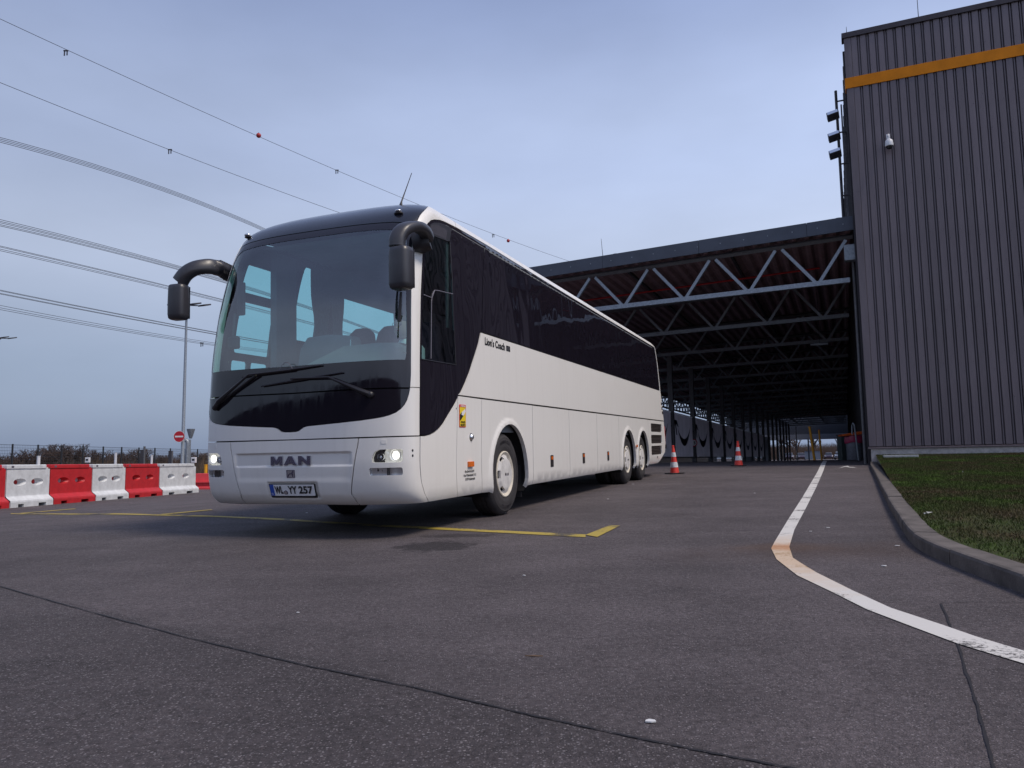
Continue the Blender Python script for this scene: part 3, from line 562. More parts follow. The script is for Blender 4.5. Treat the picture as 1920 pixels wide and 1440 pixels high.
for k in range(120):                       # downpipe strips and ribs of the long side wall under the canopy
    s_ = WS + .3 + k * 1.0; m.box((WT - .05, s_, .3), (WT + .018, s_ + .12, ZT - .3))
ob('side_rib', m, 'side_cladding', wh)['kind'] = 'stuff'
m = MB().tube([(WT - .10, WS + 1.1, .6), (WT - .10, WS + 1.1, 7.2)], .05, 10); ob('downpipe', m, 'galv_dark', wh, sm=True)
for t_, lb in ((0.75, 'short lightning rod on the left corner of the warehouse roof'), (2.75, 'thin lightning rod on the warehouse parapet')):
    P = st(WS + .1, t_, ZT + .1); tag(ob('lightning_rod', MB().tube([(0, 0, 0), (0, 0, .28 if t_ < 1 else 1.2)], [.012, .006], 6), 'wire', mtx=Matrix.Translation(P)), lb, 'lightning rod', 'lightning rods on the warehouse roof')
# dome camera
P = st(WS - .05, 1.70, 10.30); dc = thing('security_camera', 'white dome security camera on the ribbed wall', 'camera', mtx=Matrix.Translation(Vector(P)) @ Matrix.Rotation(-TH, 4, 'Z'))
m = MB().box((-.05, -.03, .04), (.05, .0, .30)); m.tube([(0, -.02, .22), (0, -.16, .24), (0, -.20, .16), (0, -.20, .05)], .022, 8); ob('bracket', m, 'white_plastic', dc, sm=True, bevel=.004)
m = MB().lathe([(.02, .08), (.06, .07), (.105, .02), (.115, -.06), (.115, -.14), (.10, -.15)], 24, lambda r, a, h: (r * math.cos(a), -.20 + r * math.sin(a), h)); ob('housing', m, 'white_plastic', dc, sm=True)
m = MB().lathe([(.095, -.14), (.088, -.185), (.06, -.225), (.001, -.24)], 24, lambda r, a, h: (r * math.cos(a), -.20 + r * math.sin(a), h)); ob('dome', m, 'dome_dark', dc, sm=True)
# floodlights on a mast left of the corner
MS, MTT = 27.2, 0.36
ms = thing('light_mast', 'thin dark mast rising from the canopy roof beside the warehouse corner', 'mast', mtx=Matrix.Translation(Vector(st(MS, MTT, 8.2))) @ Matrix.Rotation(-TH, 4, 'Z'))
ob('pole', MB().tube([(0, 0, 0), (0, 0, 5.1)], .045, 8), 'steel_dark', ms, sm=True)
for z in (.3, 1.4, 2.5, 3.6, 4.7): ob('wall_bracket', MB().box((0, -.02, z), (.30, .02, z + .04)), 'steel_dark', ms)
ob('cable_tray', MB().box((.12, .02, .1), (.17, .06, 4.6)), 'galv_dark', ms)
for z, nm in ((12.42, 'top'), (11.68, 'middle'), (11.08, 'lowest')):
    fl = thing('floodlight', f'{nm} of the three grey floodlights on the mast beside the warehouse', 'floodlight', mtx=Matrix.Translation(Vector(st(MS - .05, MTT - .10, z))) @ Matrix.Rotation(-TH, 4, 'Z') @ Matrix.Rotation(R(-12), 4, 'Y') @ Matrix.Rotation(R(-18), 4, 'X'), group='floodlights on the mast')
    ob('housing', MB().box((-.22, -.20, -.07), (.16, .16, .07)), 'galv_dark', fl, bevel=.02)
    ob('glass_front', MB().box((-.20, -.205, -.055), (.13, -.202, .055)), 'chrome', fl)
    ob('bracket', MB().box((-.04, -.03, .07), (.10, .03, .13)), 'steel_dark', fl)

# ================================================================== CANOPY
cn = thing('canopy', 'wide dark steel truss canopy roof spanning the drive', 'canopy', mtx=M_ST.copy())
CT0, CT1, CS0, CS1 = -16.6, 0.62, 25.5, 142.0
zr = lambda t: 8.39 + 0.034 * (t - 0.67)
m = MB(); tt = np.arange(CT0, CT1, 0.10); n = len(tt); hh = [0.09 if (i % 4) < 2 else 0.0 for i in range(n)]
m.add([(t, s, zr(t) - .42 + h_) for s in (CS0 + .03, CS1) for t, h_ in zip(tt, hh)], [(i, i + 1, n + i + 1, n + i) for i in range(n - 1)])
ob('roof_deck', m, 'deck', cn)
m = MB().add([(t, s, zr(t) - .02) for s in (CS0, CS1) for t in (CT0, CT1)], [(0, 1, 3, 2)]); ob('roof_sheet', m, 'fascia', cn)
fa = None
edges = [CT0, -14.3, -10.9, -7.5, -4.15, -0.75, CT1]
for a, b in zip(edges[:-1], edges[1:]):
    m = MB(); a_, b_ = a + .004, b - .004
    m.add([(a_, CS0 - .05, zr(a_)), (b_, CS0 - .05, zr(b_)), (b_, CS0 - .05, zr(b_) - .45), (a_, CS0 - .05, zr(a_) - .45), (a_, CS0, zr(a_)), (b_, CS0, zr(b_)), (b_, CS0, zr(b_) - .45), (a_, CS0, zr(a_) - .45)], [(0, 1, 2, 3), (7, 6, 5, 4), (0, 4, 5, 1), (3, 2, 6, 7), (0, 3, 7, 4), (1, 5, 6, 2)])
    ob('fascia_panel', m, 'fascia', cn, bevel=.004)
m = MB()
for k in range(23): t = CT0 + .4 + k * .75; m.box((t, CS0 - .056, zr(t) - .24), (t + .03, CS0 - .050, zr(t) - .21))
ob('fascia_bolts', m, 'galv', cn)['kind'] = 'stuff'
def truss_parts(dark):
    m1 = MB().tube([(CT0, 0, zr(CT0) - .56), (CT1 - .05, 0, zr(CT1) - .56)], .085, 4, upv=(0, 0, 1)); m2 = MB()
    zb = lambda t: 6.36 + .018 * (t + 3.5)
    a = .075
    m2.add([(t, y, zb(t) + z) for t in (CT0, .42) for y, z in ((-a, -a), (a, -a), (a, a), (-a, a))], [(0, 1, 2, 3), (7, 6, 5, 4), (0, 4, 5, 1), (1, 5, 6, 2), (2, 6, 7, 3), (3, 7, 4, 0)])
    top = ob('top_chord', m1, 'galv_dark' if dark else 'galv_dark', cn); bot = ob('bottom_chord', m2, 'galv', None)
    return top, bot, zb
tr_root, tr_bot, zb = truss_parts(False)
tr_bot.parent = tr_root
def diag(t0, t1):
    a, b = np.array([t0, 0, zr(t0) - .66]), np.array([t1, 0, zb(t1) + .06]); d = b - a; d /= np.linalg.norm(d); nrm = np.array([-d[2], 0, d[0]]); w, y = .048, .05
    m = MB(); m.add([p + nrm * sx_ * w + np.array([0, sy_ * y, 0]) for p in (a, b) for sx_, sy_ in ((-1, -1), (1, -1), (1, 1), (-1, 1))], [(0, 1, 2, 3), (7, 6, 5, 4), (0, 4, 5, 1), (1, 5, 6, 2), (2, 6, 7, 3), (3, 7, 4, 0)]); return m
tn = [0.47 - 2.112 * k for k in range(9)]
for k, t in enumerate(tn):
    if t - .10 > CT0 and t - 0.9 > CT0: ob('diagonal', diag(t - .10, t - .99 + .07), 'galv', tr_root)
    if k > 0: ob('diagonal', diag(t + .10, t + 1.12 - .07), 'galv', tr_root)
tr_root.matrix_basis = Matrix.Translation((0, 25.8, 0))
for k in range(1, 18): copy_tree(tr_root, cn).matrix_basis = Matrix.Translation((0, 25.8 + 6.5 * k, 0))
m = MB()                                      # purlins and sprinkler pipe under the deck
for t in (-14, -10.4, -6.8, -3.2): m.box((t - .04, 25.9, zr(t) - .52), (t + .04, CS1, zr(t) - .43))
ob('purlins', m, 'steel_dark', cn)['kind'] = 'stuff'
ob('sprinkler_pipe', MB().tube([(t, 29.3, zr(t) - .62) for t in (CT0, -8, -.5)], .035, 6), 'deck_red', cn, sm=True)
m = MB().box((.30, 25.7, 7.05), (.63, 26.0, 7.55)); ob('wall_bracket', m, 'galv', cn, bevel=.01)
# longitudinal edge lattice at the far left side with sky behind
m = MB(); te = -16.2
m.box((te - .08, 45, 6.0), (te + .08, CS1, 6.15)); m.box((te - .08, 45, 7.15), (te + .08, CS1, 7.3))
for k in range(61):
    s_ = 46 + k * 1.6
    for a_, b_ in ((0, .8), (.8, 1.6)):
        za, zb_ = (6.1, 7.2) if a_ == 0 else (7.2, 6.1); m.tube([(te, s_ + a_, za), (te, s_ + b_, zb_)], .05, 4, cap=False)
ob('edge_lattice', m, 'steel_dark', cn)['kind'] = 'stuff'
col_e = None
for k in range(9):
    m_ = Matrix.Translation((te, 46 + k * 11.0, 0))
    if col_e is None: col_e = ob('edge_column', MB().box((-.11, -.11, -.2), (.11, .11, 7.8)), 'steel_dark', cn); col_e.matrix_basis = m_
    else: o = col_e.copy(); COL.objects.link(o); o.parent = cn; o.matrix_basis = m_
for (t, lb) in ((-7.2, 'small grey roof vent in the middle of the canopy edge'), (0.2, 'small grey roof vent at the right end of the canopy edge')):
    m = MB().tube([(0, 0, -.1), (0, 0, .13)], .09, 12); m.tube([(0, 0, .13), (0, 0, .19)], .13, 12); tag(ob('roof_vent', m, 'galv_dark', mtx=Matrix.Translation(Vector(st(26.2, t, zr(t)))), sm=True), lb, 'roof vent', 'roof vents on the canopy')
t = -7.6; tag(ob('lightning_rod', MB().tube([(0, 0, 0), (-.05, 0, .75)], [.012, .006], 6), 'wire', mtx=Matrix.Translation(Vector(st(25.9, t, zr(t))))), 'thin lightning rod standing on the canopy roof', 'lightning rod')
# hanging lamp under the canopy
P = st(34, -.75, 5.6); hl_ = thing('ceiling_lamp', 'long pale batten lamp hanging under the canopy near the warehouse wall', 'lamp', P); hl_.rotation_euler = (0, 0, -TH)
ob('housing', MB().box((-.35, -.08, -.05), (.35, .08, .05)), 'galv', hl_, bevel=.02); ob('suspension_rod', MB().tube([(0, 0, .05), (0, 0, 2.2)], .01, 4), 'steel_dark', hl_)

# columns, screens and rail along the left of the drive
cs = [27.2 + 6 * k for k in range(18)]
for k, s_ in enumerate(cs):
    P = st(s_, -8.1); z = float(zg(P[0], P[1]))
    if s_ < 30: lb = 'grey steel canopy column hidden behind the coach'
    elif k == 2: lb = 'first grey column showing right of the coach, behind the near cone'
    elif k == 3: lb = 'grey column carrying the round number sign'
    elif k < 9: lb = f'grey canopy column between the {["", "", "", "", "second and third", "third and fourth", "fourth and fifth", "fifth and sixth", "sixth and seventh"][k]} dark screens'
    else: lb = 'distant grey canopy column in the row beyond the screens'
    cl = thing('canopy_column', lb, 'column', mtx=Matrix.Translation((P[0], P[1], z - .02)) @ Matrix.Rotation(-TH, 4, 'Z'), group='columns along the left of the drive')
    if k == 0: shaft = MB().box((-.125, -.12, 0), (.125, .12, 6.0 - z)); m_shaft = shaft
    ob('shaft', MB().box((-.125, -.12, 0.02), (.125, .12, 6.28 - z)), 'galv_dark', cl, bevel=.008)
    ob('base_plate', MB().box((-.2, -.2, 0.0), (.2, .2, .035)), 'steel_dark', cl)
    if k < 12: ob('bolt', MB().tube([(.0, -.12, 1.9), (.0, -.15, 1.9)], .045, 10), 'ink', cl)
# round 15 sign
P = st(cs[3] - .16, -8.08, 1.86); sg = thing('round_sign', 'small round sign with the number 15 on a grey column', 'sign', mtx=Matrix.Translation(Vector(P)) @ Matrix.Rotation(-TH, 4, 'Z'))
dsk = lambda r, y: MB().lathe([(.0005, y), (r, y), (r, y + .01)], 28, lambda q, a, h: (q * math.cos(a), h, q * math.sin(a)))
ob('rim', dsk(.22, -.01), 'sign_red', sg); ob('face', dsk(.17, -.014), 'sign_white', sg)
v, f = text_mesh('15', .24, bold=.004); ob('number', MB().add([(x, -.018, y - .085) for x, y, z in v], f), 'ink', sg)
for k in range(1, 10):
    s0, s1 = cs[k] + .13, cs[k + 1] - .13; P = st(s0, -8.12); z = 0.0
    mt = Matrix.Translation((P[0], P[1], 0)) @ Matrix.Rotation(-TH, 4, 'Z'); Lp = s1 - s0
    names = ['', 'dark grey screen mostly hidden behind the coach tail', 'first full dark screen with a curved smile mark, nearest the coach', 'second dark screen with a smile mark, right of the numbered column', 'third dark screen with a smile mark', 'fourth dark screen with a smile mark, behind the farther cone', 'fifth dark screen with a smile mark', 'sixth dark screen along the drive', 'seventh, distant dark screen along the drive', 'farthest narrow dark screen along the drive']
    sc_ = thing('screen', names[k], 'screen', mtx=mt, group='dark printed screens along the drive')
    ob('panel', MB().add([(0, .02, 1.06), (0, Lp - .02, 1.06), (0, Lp - .02, 3.30), (0, .02, 3.30)], [(0, 1, 2, 3)]), 'screen_grey', sc_); ob('panel_frame', MB().box((-.02, .0, 1.06), (.02, .03, 3.30)), 'galv_dark', sc_); ob('panel_frame', MB().box((-.02, Lp - .03, 1.06), (.02, Lp, 3.30)), 'galv_dark', sc_)
    ob('top_edge', MB().add([(.0, .0, 3.30), (.0, Lp, 3.30), (.03, Lp, 3.375), (.03, 0, 3.375)], [(0, 1, 2, 3)]), 'screen_edge', sc_)
    ob('bottom_rail', MB().box((-.03, .0, .99), (.05, Lp, 1.055)), 'galv', sc_)
    P0 = st(s0, -8.1); zf = float(zg(P0[0], P0[1]))
    m = MB(); nb = 11
    for i in range(nb):
        y = (i + .5) * Lp / nb; m.tube([(.02, y - .15, .98), (.06, y, (zf + .98) / 2 + .05), (.12, y + .28, zf + .02)], .022, 5)
    ob('rack_bars', m, 'galv', sc_)['kind'] = 'stuff'
    m = MB()                                   # curved mark: crescent with the arrow-like hook at its left
    uu = np.linspace(0, 1, 15); c0, c1 = .22 * Lp, .86 * Lp
    lo = [(c0 + (c1 - c0) * u, 2.62 - 1.05 * (1 - (2 * u - 1) ** 2) ** .9 + .14 * u) for u in uu]; up_ = [(c0 + (c1 - c0) * u, 2.62 - .66 * (1 - (2 * u - 1) ** 2) ** .9 + .14 * u) for u in uu]
    m.prism(lo + up_[-2:0:-1], (.020, .024), lambda u, v, d: (d, u, v))
    m.prism([(.10 * Lp, 2.98), (.20 * Lp, 2.98), (.28 * Lp, 2.62), (.22 * Lp, 2.66), (.17 * Lp, 2.80), (.20 * Lp, 2.2), (.16 * Lp, 2.2), (.12 * Lp, 2.7)], (.020, .024), lambda u, v, d: (d, u, v))
    ob('smile_mark', m, 'screen_mark', sc_)
# added bands and wall beyond the screens that shut sky light out of the canopy
ob('sky_block_upper', MB().box((te - .36, 44, 7.22), (te - .30, CS1, 7.86)), 'steel_dark', cn); ob('sky_block_lower', MB().box((te - .45, 44, 3.45), (te - .35, CS1, 5.85)), 'steel_dark', cn)
m = MB().box((-23, 66, -.2), (-22.6, 150, 2.3)); o = ob('horizon_block_wall', m, 'steel_dark', mtx=M_ST.copy());  # added wall, keeps the gap under the screens dark
tag(o, 'added low dark wall blocking the bright horizon behind the row of screens', 'wall')
# lintel building at the end of the drive
eb = thing('end_building', 'grey connecting building crossing the far end of the drive', 'building', mtx=M_ST.copy())
ob('lintel', MB().box((-20, 146, 4.15), (2, 150, 9.5)), 'far_wall', eb); ob('ledge', MB().box((-20, 145.7, 4.1), (2, 145.95, 5.0)), 'far_pale', eb)
for t in (-15.2, -12.6): ob('pale_pier', MB().box((t, 132, 0), (t + 1.3, 133, 4.4)), 'far_pale', eb)
for t in (-10.2, -6.0): ob('pier', MB().box((t - .12, 145.9, 0), (t + .12, 146.2, 4.3)), 'galv', eb)

# ================================================================== THE COACH
# local frame: x = lateral (right side of the picture +), y = backwards from the front axle, z = up
M_BUS = mat4(BN, BD, BU, BO)
bus = thing('coach', 'white three-axle touring coach with black windows, headlights on', 'coach', mtx=M_BUS)
W, DN, NN, NOSE = 1.275, 0.40, 3.0, -2.58
ZR = [.30, .33, .38, .45, .6, .8, 1.0, 1.5, 1.8, 2.3, 2.6, 2.95, 3.2, 3.35, 3.45, 3.55, 3.65, 3.72, 3.78, 3.80]
RK = [.26, .17, .10, .05, .015, 0, 0, .02, .04, .11, .18, .29, .41, .53, .66, .85, 1.12, 1.45, 1.95, 2.3]
ZI = [.30, .34, .40, .50, 1.45, 1.8, 2.3, 3.0, 3.2, 3.3, 3.4, 3.5, 3.6, 3.66, 3.72, 3.78, 3.80]
IN = [.06, .03, .008, 0, 0, .004, .02, .058, .073, .080, .092, .160, .30, .43, .61, .85, 1.0]
def hermite(X, Yv):
    X = np.array(X); Yv = np.array(Yv); d = np.diff(Yv) / np.diff(X); mm_ = np.zeros(len(X)); mm_[1:-1] = np.where(d[:-1] * d[1:] > 0, 2 * d[:-1] * d[1:] / (d[:-1] + d[1:] + 1e-12), 0); mm_[0], mm_[-1] = d[0], d[-1]
    def f(x):
        x = np.clip(x, X[0], X[-1]); i = np.clip(np.searchsorted(X, x) - 1, 0, len(X) - 2); h = X[i + 1] - X[i]; t = (x - X[i]) / h
        return (2 * t ** 3 - 3 * t ** 2 + 1) * Yv[i] + (t ** 3 - 2 * t ** 2 + t) * h * mm_[i] + (-2 * t ** 3 + 3 * t ** 2) * Yv[i + 1] + (t ** 3 - t ** 2) * h * mm_[i + 1]
    return f
fR, fI = hermite(ZR, RK), hermite(ZI, IN)
_t = np.sin(np.linspace(0, np.pi / 2, 400)); _t[-1] = 1
_bx = DN * (1 - (1 - _t ** NN) ** (1 / NN)); _by = W * _t
_p = np.concatenate([[0], np.cumsum(np.hypot(np.diff(_bx), np.diff(_by)))]); PC = float(_p[-1])
def surf(p, z):                               # unwrapped body: p runs from the middle of the nose round the corner and back
    p = np.asarray(p, float); z = np.asarray(z, float); s = np.sign(p); a = np.abs(p)
    bx = np.where(a < PC, np.interp(a, _p, _bx), DN + a - PC); by = np.where(a < PC, np.interp(a, _p, _by), W)
    Wz = W - fI(z); k = np.maximum(0, 1 - bx / 4.0)
    return np.stack([s * by * Wz / W, NOSE + bx + fR(z) * k, z + 0 * p], -1)
def snorm(p, z):
    e = 1e-3; a = surf(p + e, z) - surf(p - e, z); b = surf(p, z + e) - surf(p, z - e); n = np.cross(b, a)
    n = n / (np.linalg.norm(n, axis=-1, keepdims=True) + 1e-12); c = surf(p, z) - np.array([0, 4.0, 1.8]); sgn = np.sign(n[..., 0:1] * np.sign(c[..., 0:1]) * (np.abs(p)[..., None] > .6) + -n[..., 1:2] * (np.abs(p)[..., None] <= .6)); return n * np.where(sgn == 0, 1, sgn)
def finish(name, Vw, Nw, T, rim, mat, parent, flat_top=False):
    """mesh with smooth outer face (analytic normals) and a separate rim"""
    n = len(Vw); vs = [tuple(v) for v in Vw]; fs = []; 
    for t in T:
        a, b, c = (int(i) for i in t); g = np.cross(Vw[b] - Vw[a], Vw[c] - Vw[a])
        fs.append((a, b, c) if g @ (Nw[a] + Nw[b] + Nw[c]) > 0 else (a, c, b))
    nt = len(fs); rv, rf, rnorm = rim
    vs += rv; fs += [tuple(i + n for i in f) for f in rf]
    me = bpy.data.meshes.new(name); me.from_pydata(vs, [], fs); me.materials.append(MT[mat]); me.polygons.foreach_set('use_smooth', [True] * nt + [False] * (len(fs) - nt))
    me.normals_split_custom_set([(0, 0, 0)] * len(me.loops)) if False else None
    nl = [(0.0, 0.0, 0.0)] * len(me.loops)
    for p_ in me.polygons[:nt]:
        for li in p_.loop_indices: nl[li] = tuple(float(c_) for c_ in Nw[me.loops[li].vertex_index])
    me.update(); me.normals_split_custom_set(nl); return link(name, me, parent)
def panel(name, outer, mat, parent=None, holes=(), off=0.0, th=0.03, sx=.12, sz=.10, gap=0.0, disp=None, mirror=False, label=None, kind=None):
    parent = bus if parent is None else parent
    V_, T, loops = cdt(outer, list(holes), sx, sz, 0.5); sg_ = -1 if mirror else 1
    p, z = V_[:, 0] * sg_, V_[:, 1]; S0 = surf(p, z); Nn = snorm(p, z); o_ = off + (disp(V_[:, 0], z) if disp is not None else 0)
    if disp is not None:
        e = .004; dp = (disp(V_[:, 0] + e, z) - disp(V_[:, 0] - e, z)) / (2 * e); dz = (disp(V_[:, 0], z + e) - disp(V_[:, 0], z - e)) / (2 * e)
        tp = surf(p + 1e-3, z) - surf(p - 1e-3, z); tp /= np.linalg.norm(tp, axis=-1, keepdims=True) + 1e-12; tz = surf(p, z + 1e-3) - surf(p, z - 1e-3); tz /= np.linalg.norm(tz, axis=-1, keepdims=True) + 1e-12
        Nn2 = Nn - tp * (dp * sg_)[:, None] - tz * dz[:, None]; Nn2 /= np.linalg.norm(Nn2, axis=-1, keepdims=True)
    else: Nn2 = Nn
    Vw = S0 + Nn * (o_[:, None] if hasattr(o_, '__len__') else o_); Vi = S0 + Nn * ((o_[:, None] if hasattr(o_, '__len__') else o_) - th)
    rv, rf = [], []
    for lp in loops:
        k = len(rv); m_ = len(lp)
        for i in lp: rv += [tuple(Vw[i]), tuple(Vi[i])]
        rf += [(k + 2 * i, k + 2 * ((i + 1) % m_), k + 2 * ((i + 1) % m_) + 1, k + 2 * i + 1) for i in range(m_)]
    o = finish(name, Vw, Nn2, T, (rv, rf, None), mat, parent); tag(o, label, kind=kind); return o
def circ(cx, cz, r, a0, a1, n=18, rz=None): return [(cx + r * math.cos(R(a)), cz + (rz or r) * math.sin(R(a))) for a in np.linspace(a0, a1, n)]
def rrect(x0, z0, x1, z1, r, n=4):
    pts = []
    for cx, cz, a0 in ((x1 - r, z1 - r, 0), (x0 + r, z1 - r, 90), (x0 + r, z0 + r, 180), (x1 - r, z0 + r, 270)): pts += [(cx + r * math.cos(R(a0 + 90 * k / n)), cz + r * math.sin(R(a0 + 90 * k / n))) for k in range(n + 1)]
    return pts
def inset(poly, g):
    P = np.array(poly, float); A = 0.5 * np.sum(P[:, 0] * np.roll(P[:, 1], -1) - np.roll(P[:, 0], -1) * P[:, 1]); s = 1 if A > 0 else -1; out = []
    for i in range(len(P)):
        a, b, c = P[i - 1], P[i], P[(i + 1) % len(P)]; u = b - a; v = c - b; u /= np.linalg.norm(u) + 1e-9; v /= np.linalg.norm(v) + 1e-9
        n1 = s * np.array([-u[1], u[0]]); n2 = s * np.array([-v[1], v[0]]); m_ = n1 + n2; q = m_ @ m_ / 2; out.append(tuple(b + m_ * g / max(q, .35)))
    return out
def mirp(poly): return [(-a, b) for a, b in poly]
G = 0.004
# -- nose
lowcurve = [(0, 1.066), (.070, 1.068), (.108, 1.076), (.135, 1.093), (.165, 1.110), (.21, 1.120), (.40, 1.131), (.589, 1.143), (.80, 1.158), (.955, 1.175), (1.03, 1.187), (1.091, 1.203), (1.15, 1.228), (1.196, 1.263), (1.23, 1.302), (1.253, 1.347), (1.270, 1.40), (1.282, 1.458)]
lb_out = lowcurve + [(0.9, 1.460), (0, 1.452), (-.9, 1.460)] + mirp(lowcurve[:0:-1])
panel('lower_front_panel', inset(lb_out, .003), 'front_black', off=.002, sx=.10, sz=.07)
ws_top = [(0, 3.243), (.41, 3.241), (.7, 3.238), (.98, 3.232), (1.13, 3.215), (1.215, 3.18)]
ws_side = [(1.238, 3.08), (1.256, 2.72), (1.275, 2.4), (1.288, 1.9), (1.290, 1.6), (1.284, 1.468)]
ws = ws_top + ws_side; ws_out = ws + [(.9, 1.468), (0, 1.460), (-.9, 1.468)] + mirp(ws[:0:-1])
clr = [(0, 3.158), (.44, 3.158), (.8, 3.152), (1.06, 3.135), (1.15, 3.09), (1.185, 2.98), (1.205, 2.7), (1.225, 2.4), (1.243, 2.0), (1.246, 1.80), (1.235, 1.745), (.82, 1.742), (0, 1.735)]
clr_out = clr + mirp(clr[-2:0:-1])
panel('windscreen_frit', inset(ws_out, .003), 'front_black', holes=[clr_out], off=.0, th=.012, sx=.10, sz=.10)
panel('windscreen', clr_out, 'windscreen', off=-.003, th=.001, sx=.10, sz=.10)
# roof mask (black) above the windscreen and back over the roof
mask = [(0, 3.249), (.41, 3.247), (.7, 3.244), (.98, 3.238), (1.14, 3.221), (1.226, 3.185), (1.246, 3.25), (1.252, 3.33), (1.275, 3.42), (1.315, 3.51), (1.38, 3.60), (1.47, 3.68), (1.60, 3.745), (1.75, 3.79)]
mask_out = mask + mirp(mask[:0:-1])
panel('roof_front_mask', inset(mask_out, .002), 'roof_black', off=.0, sx=.12, sz=.05)
# white corner pillar and front roof arch (both sides)
arch_in = [(1.418, 1.478), (1.415, 2.2), (1.400, 2.8), (1.385, 3.05), (1.382, 3.16), (1.402, 3.25), (1.45, 3.31), (1.525, 3.345), (1.65, 3.378), (1.792, 3.393), (2.088, 3.408)]
pil = [(1.287, 1.476), (1.295, 1.6), (1.293, 1.9), (1.280, 2.4), (1.261, 2.72), (1.243, 3.08), (1.232, 3.185), (1.252, 3.25), (1.258, 3.33), (1.281, 3.42), (1.321, 3.51), (1.386, 3.60), (1.476, 3.68), (1.606, 3.745), (1.756, 3.79), (2.17, 3.79), (2.17, 3.72), (2.16, 3.62), (2.14, 3.52), (2.10, 3.42)]
for mir in (False, True): panel('front_pillar', pil + arch_in[::-1], 'bus_white', mirror=mir, off=.002, sx=.06, sz=.05)
# bumper, upper band
ub = lowcurve[1:] + [(1.284, 1.472), (1.416, 1.472), (1.416, 0.998), (.9, .994), (0, .990)]
ub_out = [(0, 1.066)] + ub + mirp(ub[-2::-1])
panel('bumper_band', inset(ub_out, .003), 'bus_white', off=.004, sx=.08, sz=.05)
# bumper middle with recessed name field and number plate pocket
bc = [(0, .986), (.774, .986), (.765, .92), (.750, .857), (.728, .75), (.703, .62), (.672, .48), (.668, .44), (.685, .40), (.70, .33)]
bc_out = bc + [(.35, .335), (0, .335), (-.35, .335)] + mirp(bc[:0:-1])
def bdisp(p, z):
    a = np.abs(p); r = lambda lo, hi, x: smooth(lo, hi, x)
    field = (1 - r(.668, .70, a)) * (1 - r(.846, .856, z)); step = r(.722, .730, z)
    low = (1 - r(.655, .69, a)) * r(.55, .62, z) * (1 - r(.722, .730, z))
    d = -.020 * field * step - .008 * low
    pocket = (1 - r(.285, .305, a)) * r(.395, .41, z) * (1 - r(.552, .568, z))
    return d * 1.0 - .022 * pocket - .02 * r(.43, .36, z) * 0
panel('bumper_middle', inset(bc_out, .003), 'bus_white', off=.004, sx=.03, sz=.016, disp=bdisp)
# bumper corners with lamp openings
hl_o = [(.915, .752), (.93, .745), (1.19, .745), (1.212, .76), (1.213, .86), (1.20, .872), (.98, .870), (.935, .845), (.912, .79)]
fg_o = rrect(.880, .620, 1.205, .695, .018)
co = [(.780, .986), (.771, .92), (.756, .857), (.734, .75), (.709, .62), (.678, .48), (.675, .44), (.692, .40), (.708, .33), (1.1, .335), (1.50, .335), (1.495, .36), (1.462, .41), (1.441, .457), (1.421, .52), (1.413, .568), (1.409, .7), (1.420, .992)]
sens = rrect(1.00, .955, 1.055, .982, .006)
for mir in (False, True):
    c_ = panel('bumper_corner', inset(co, .003), 'bus_white', holes=[hl_o, fg_o], off=.004, sx=.05, sz=.04, mirror=mir)
    panel('towing_cover', rrect(1.005, .925, 1.058, .965, .006), 'bus_white', parent=c_, off=.007, th=.005, mirror=mir)
    sgn = -1 if mir else 1
    # headlamp
    hb = MB(); P_ = lambda u, z, d: tuple(surf(np.array(sgn * u), np.array(z)) + np.array([0, d, 0]))
    o = panel('headlight', hl_o, 'lens', off=-.004, th=.002, sx=.05, sz=.04, mirror=mir)
    panel('reflector_plate', hl_o, 'lamp_soft', parent=o, off=-.055, th=-.05, sx=.04, sz=.03, mirror=mir, disp=lambda p, z: -.005 * np.cos(p * 60) * np.cos(z * 50))
    for cu, cz, rr, mtl in ((1.125, .812, .056, 'lamp_on'), (.985, .80, .036, 'reflector')):
        q = surf(np.array(sgn * cu), np.array(cz)); m = MB().lathe([(rr * .25, .02), (rr * .6, .012), (rr * .85, -.004), (rr, -.02), (rr * 1.03, .0)], 24, lambda r_, a, h: (q[0] + r_ * math.cos(a), q[1] + .045 + h, q[2] + r_ * math.sin(a)))
        ob('reflector_bowl', m, 'reflector', o, sm=True)
        if mtl == 'lamp_on':
            m = MB().lathe([(.001, -.012), (rr * .45, -.006), (rr * .72, .006)], 24, lambda r_, a, h: (q[0] + r_ * math.cos(a), q[1] + .040 + h, q[2] + r_ * math.sin(a))); ob('bulb', m, 'lamp_on', o, sm=True)
            m = MB().lathe([(rr * .74, .000), (rr * .99, -.008)], 24, lambda r_, a, h: (q[0] + r_ * math.cos(a), q[1] + .036 + h, q[2] + r_ * math.sin(a))); ob('lit_ring', m, 'lamp_soft', o, sm=True)
        else: m = MB().ball((q[0], q[1] + .035, q[2]), rr * .42, 8); ob('indicator_bulb', m, 'chrome', o, sm=True)
    o = panel('fog_lamp', fg_o, 'lens', off=-.004, th=.002, mirror=mir)
    panel('reflector_plate', fg_o, 'reflector', parent=o, off=-.045, th=-.04, sx=.03, sz=.02, mirror=mir, disp=lambda p, z: -.004 * np.cos(p * 60))
    ob('divider', MB().box((-.004, -.02, -.035), (.004, .03, .035), lambda x, y, z: tuple(surf(np.array(sgn * 1.055), np.array(.657)) + np.array([x, y + .025, z]))), 'black_trim', o)
q = surf(np.array(1.30), np.array(.85))
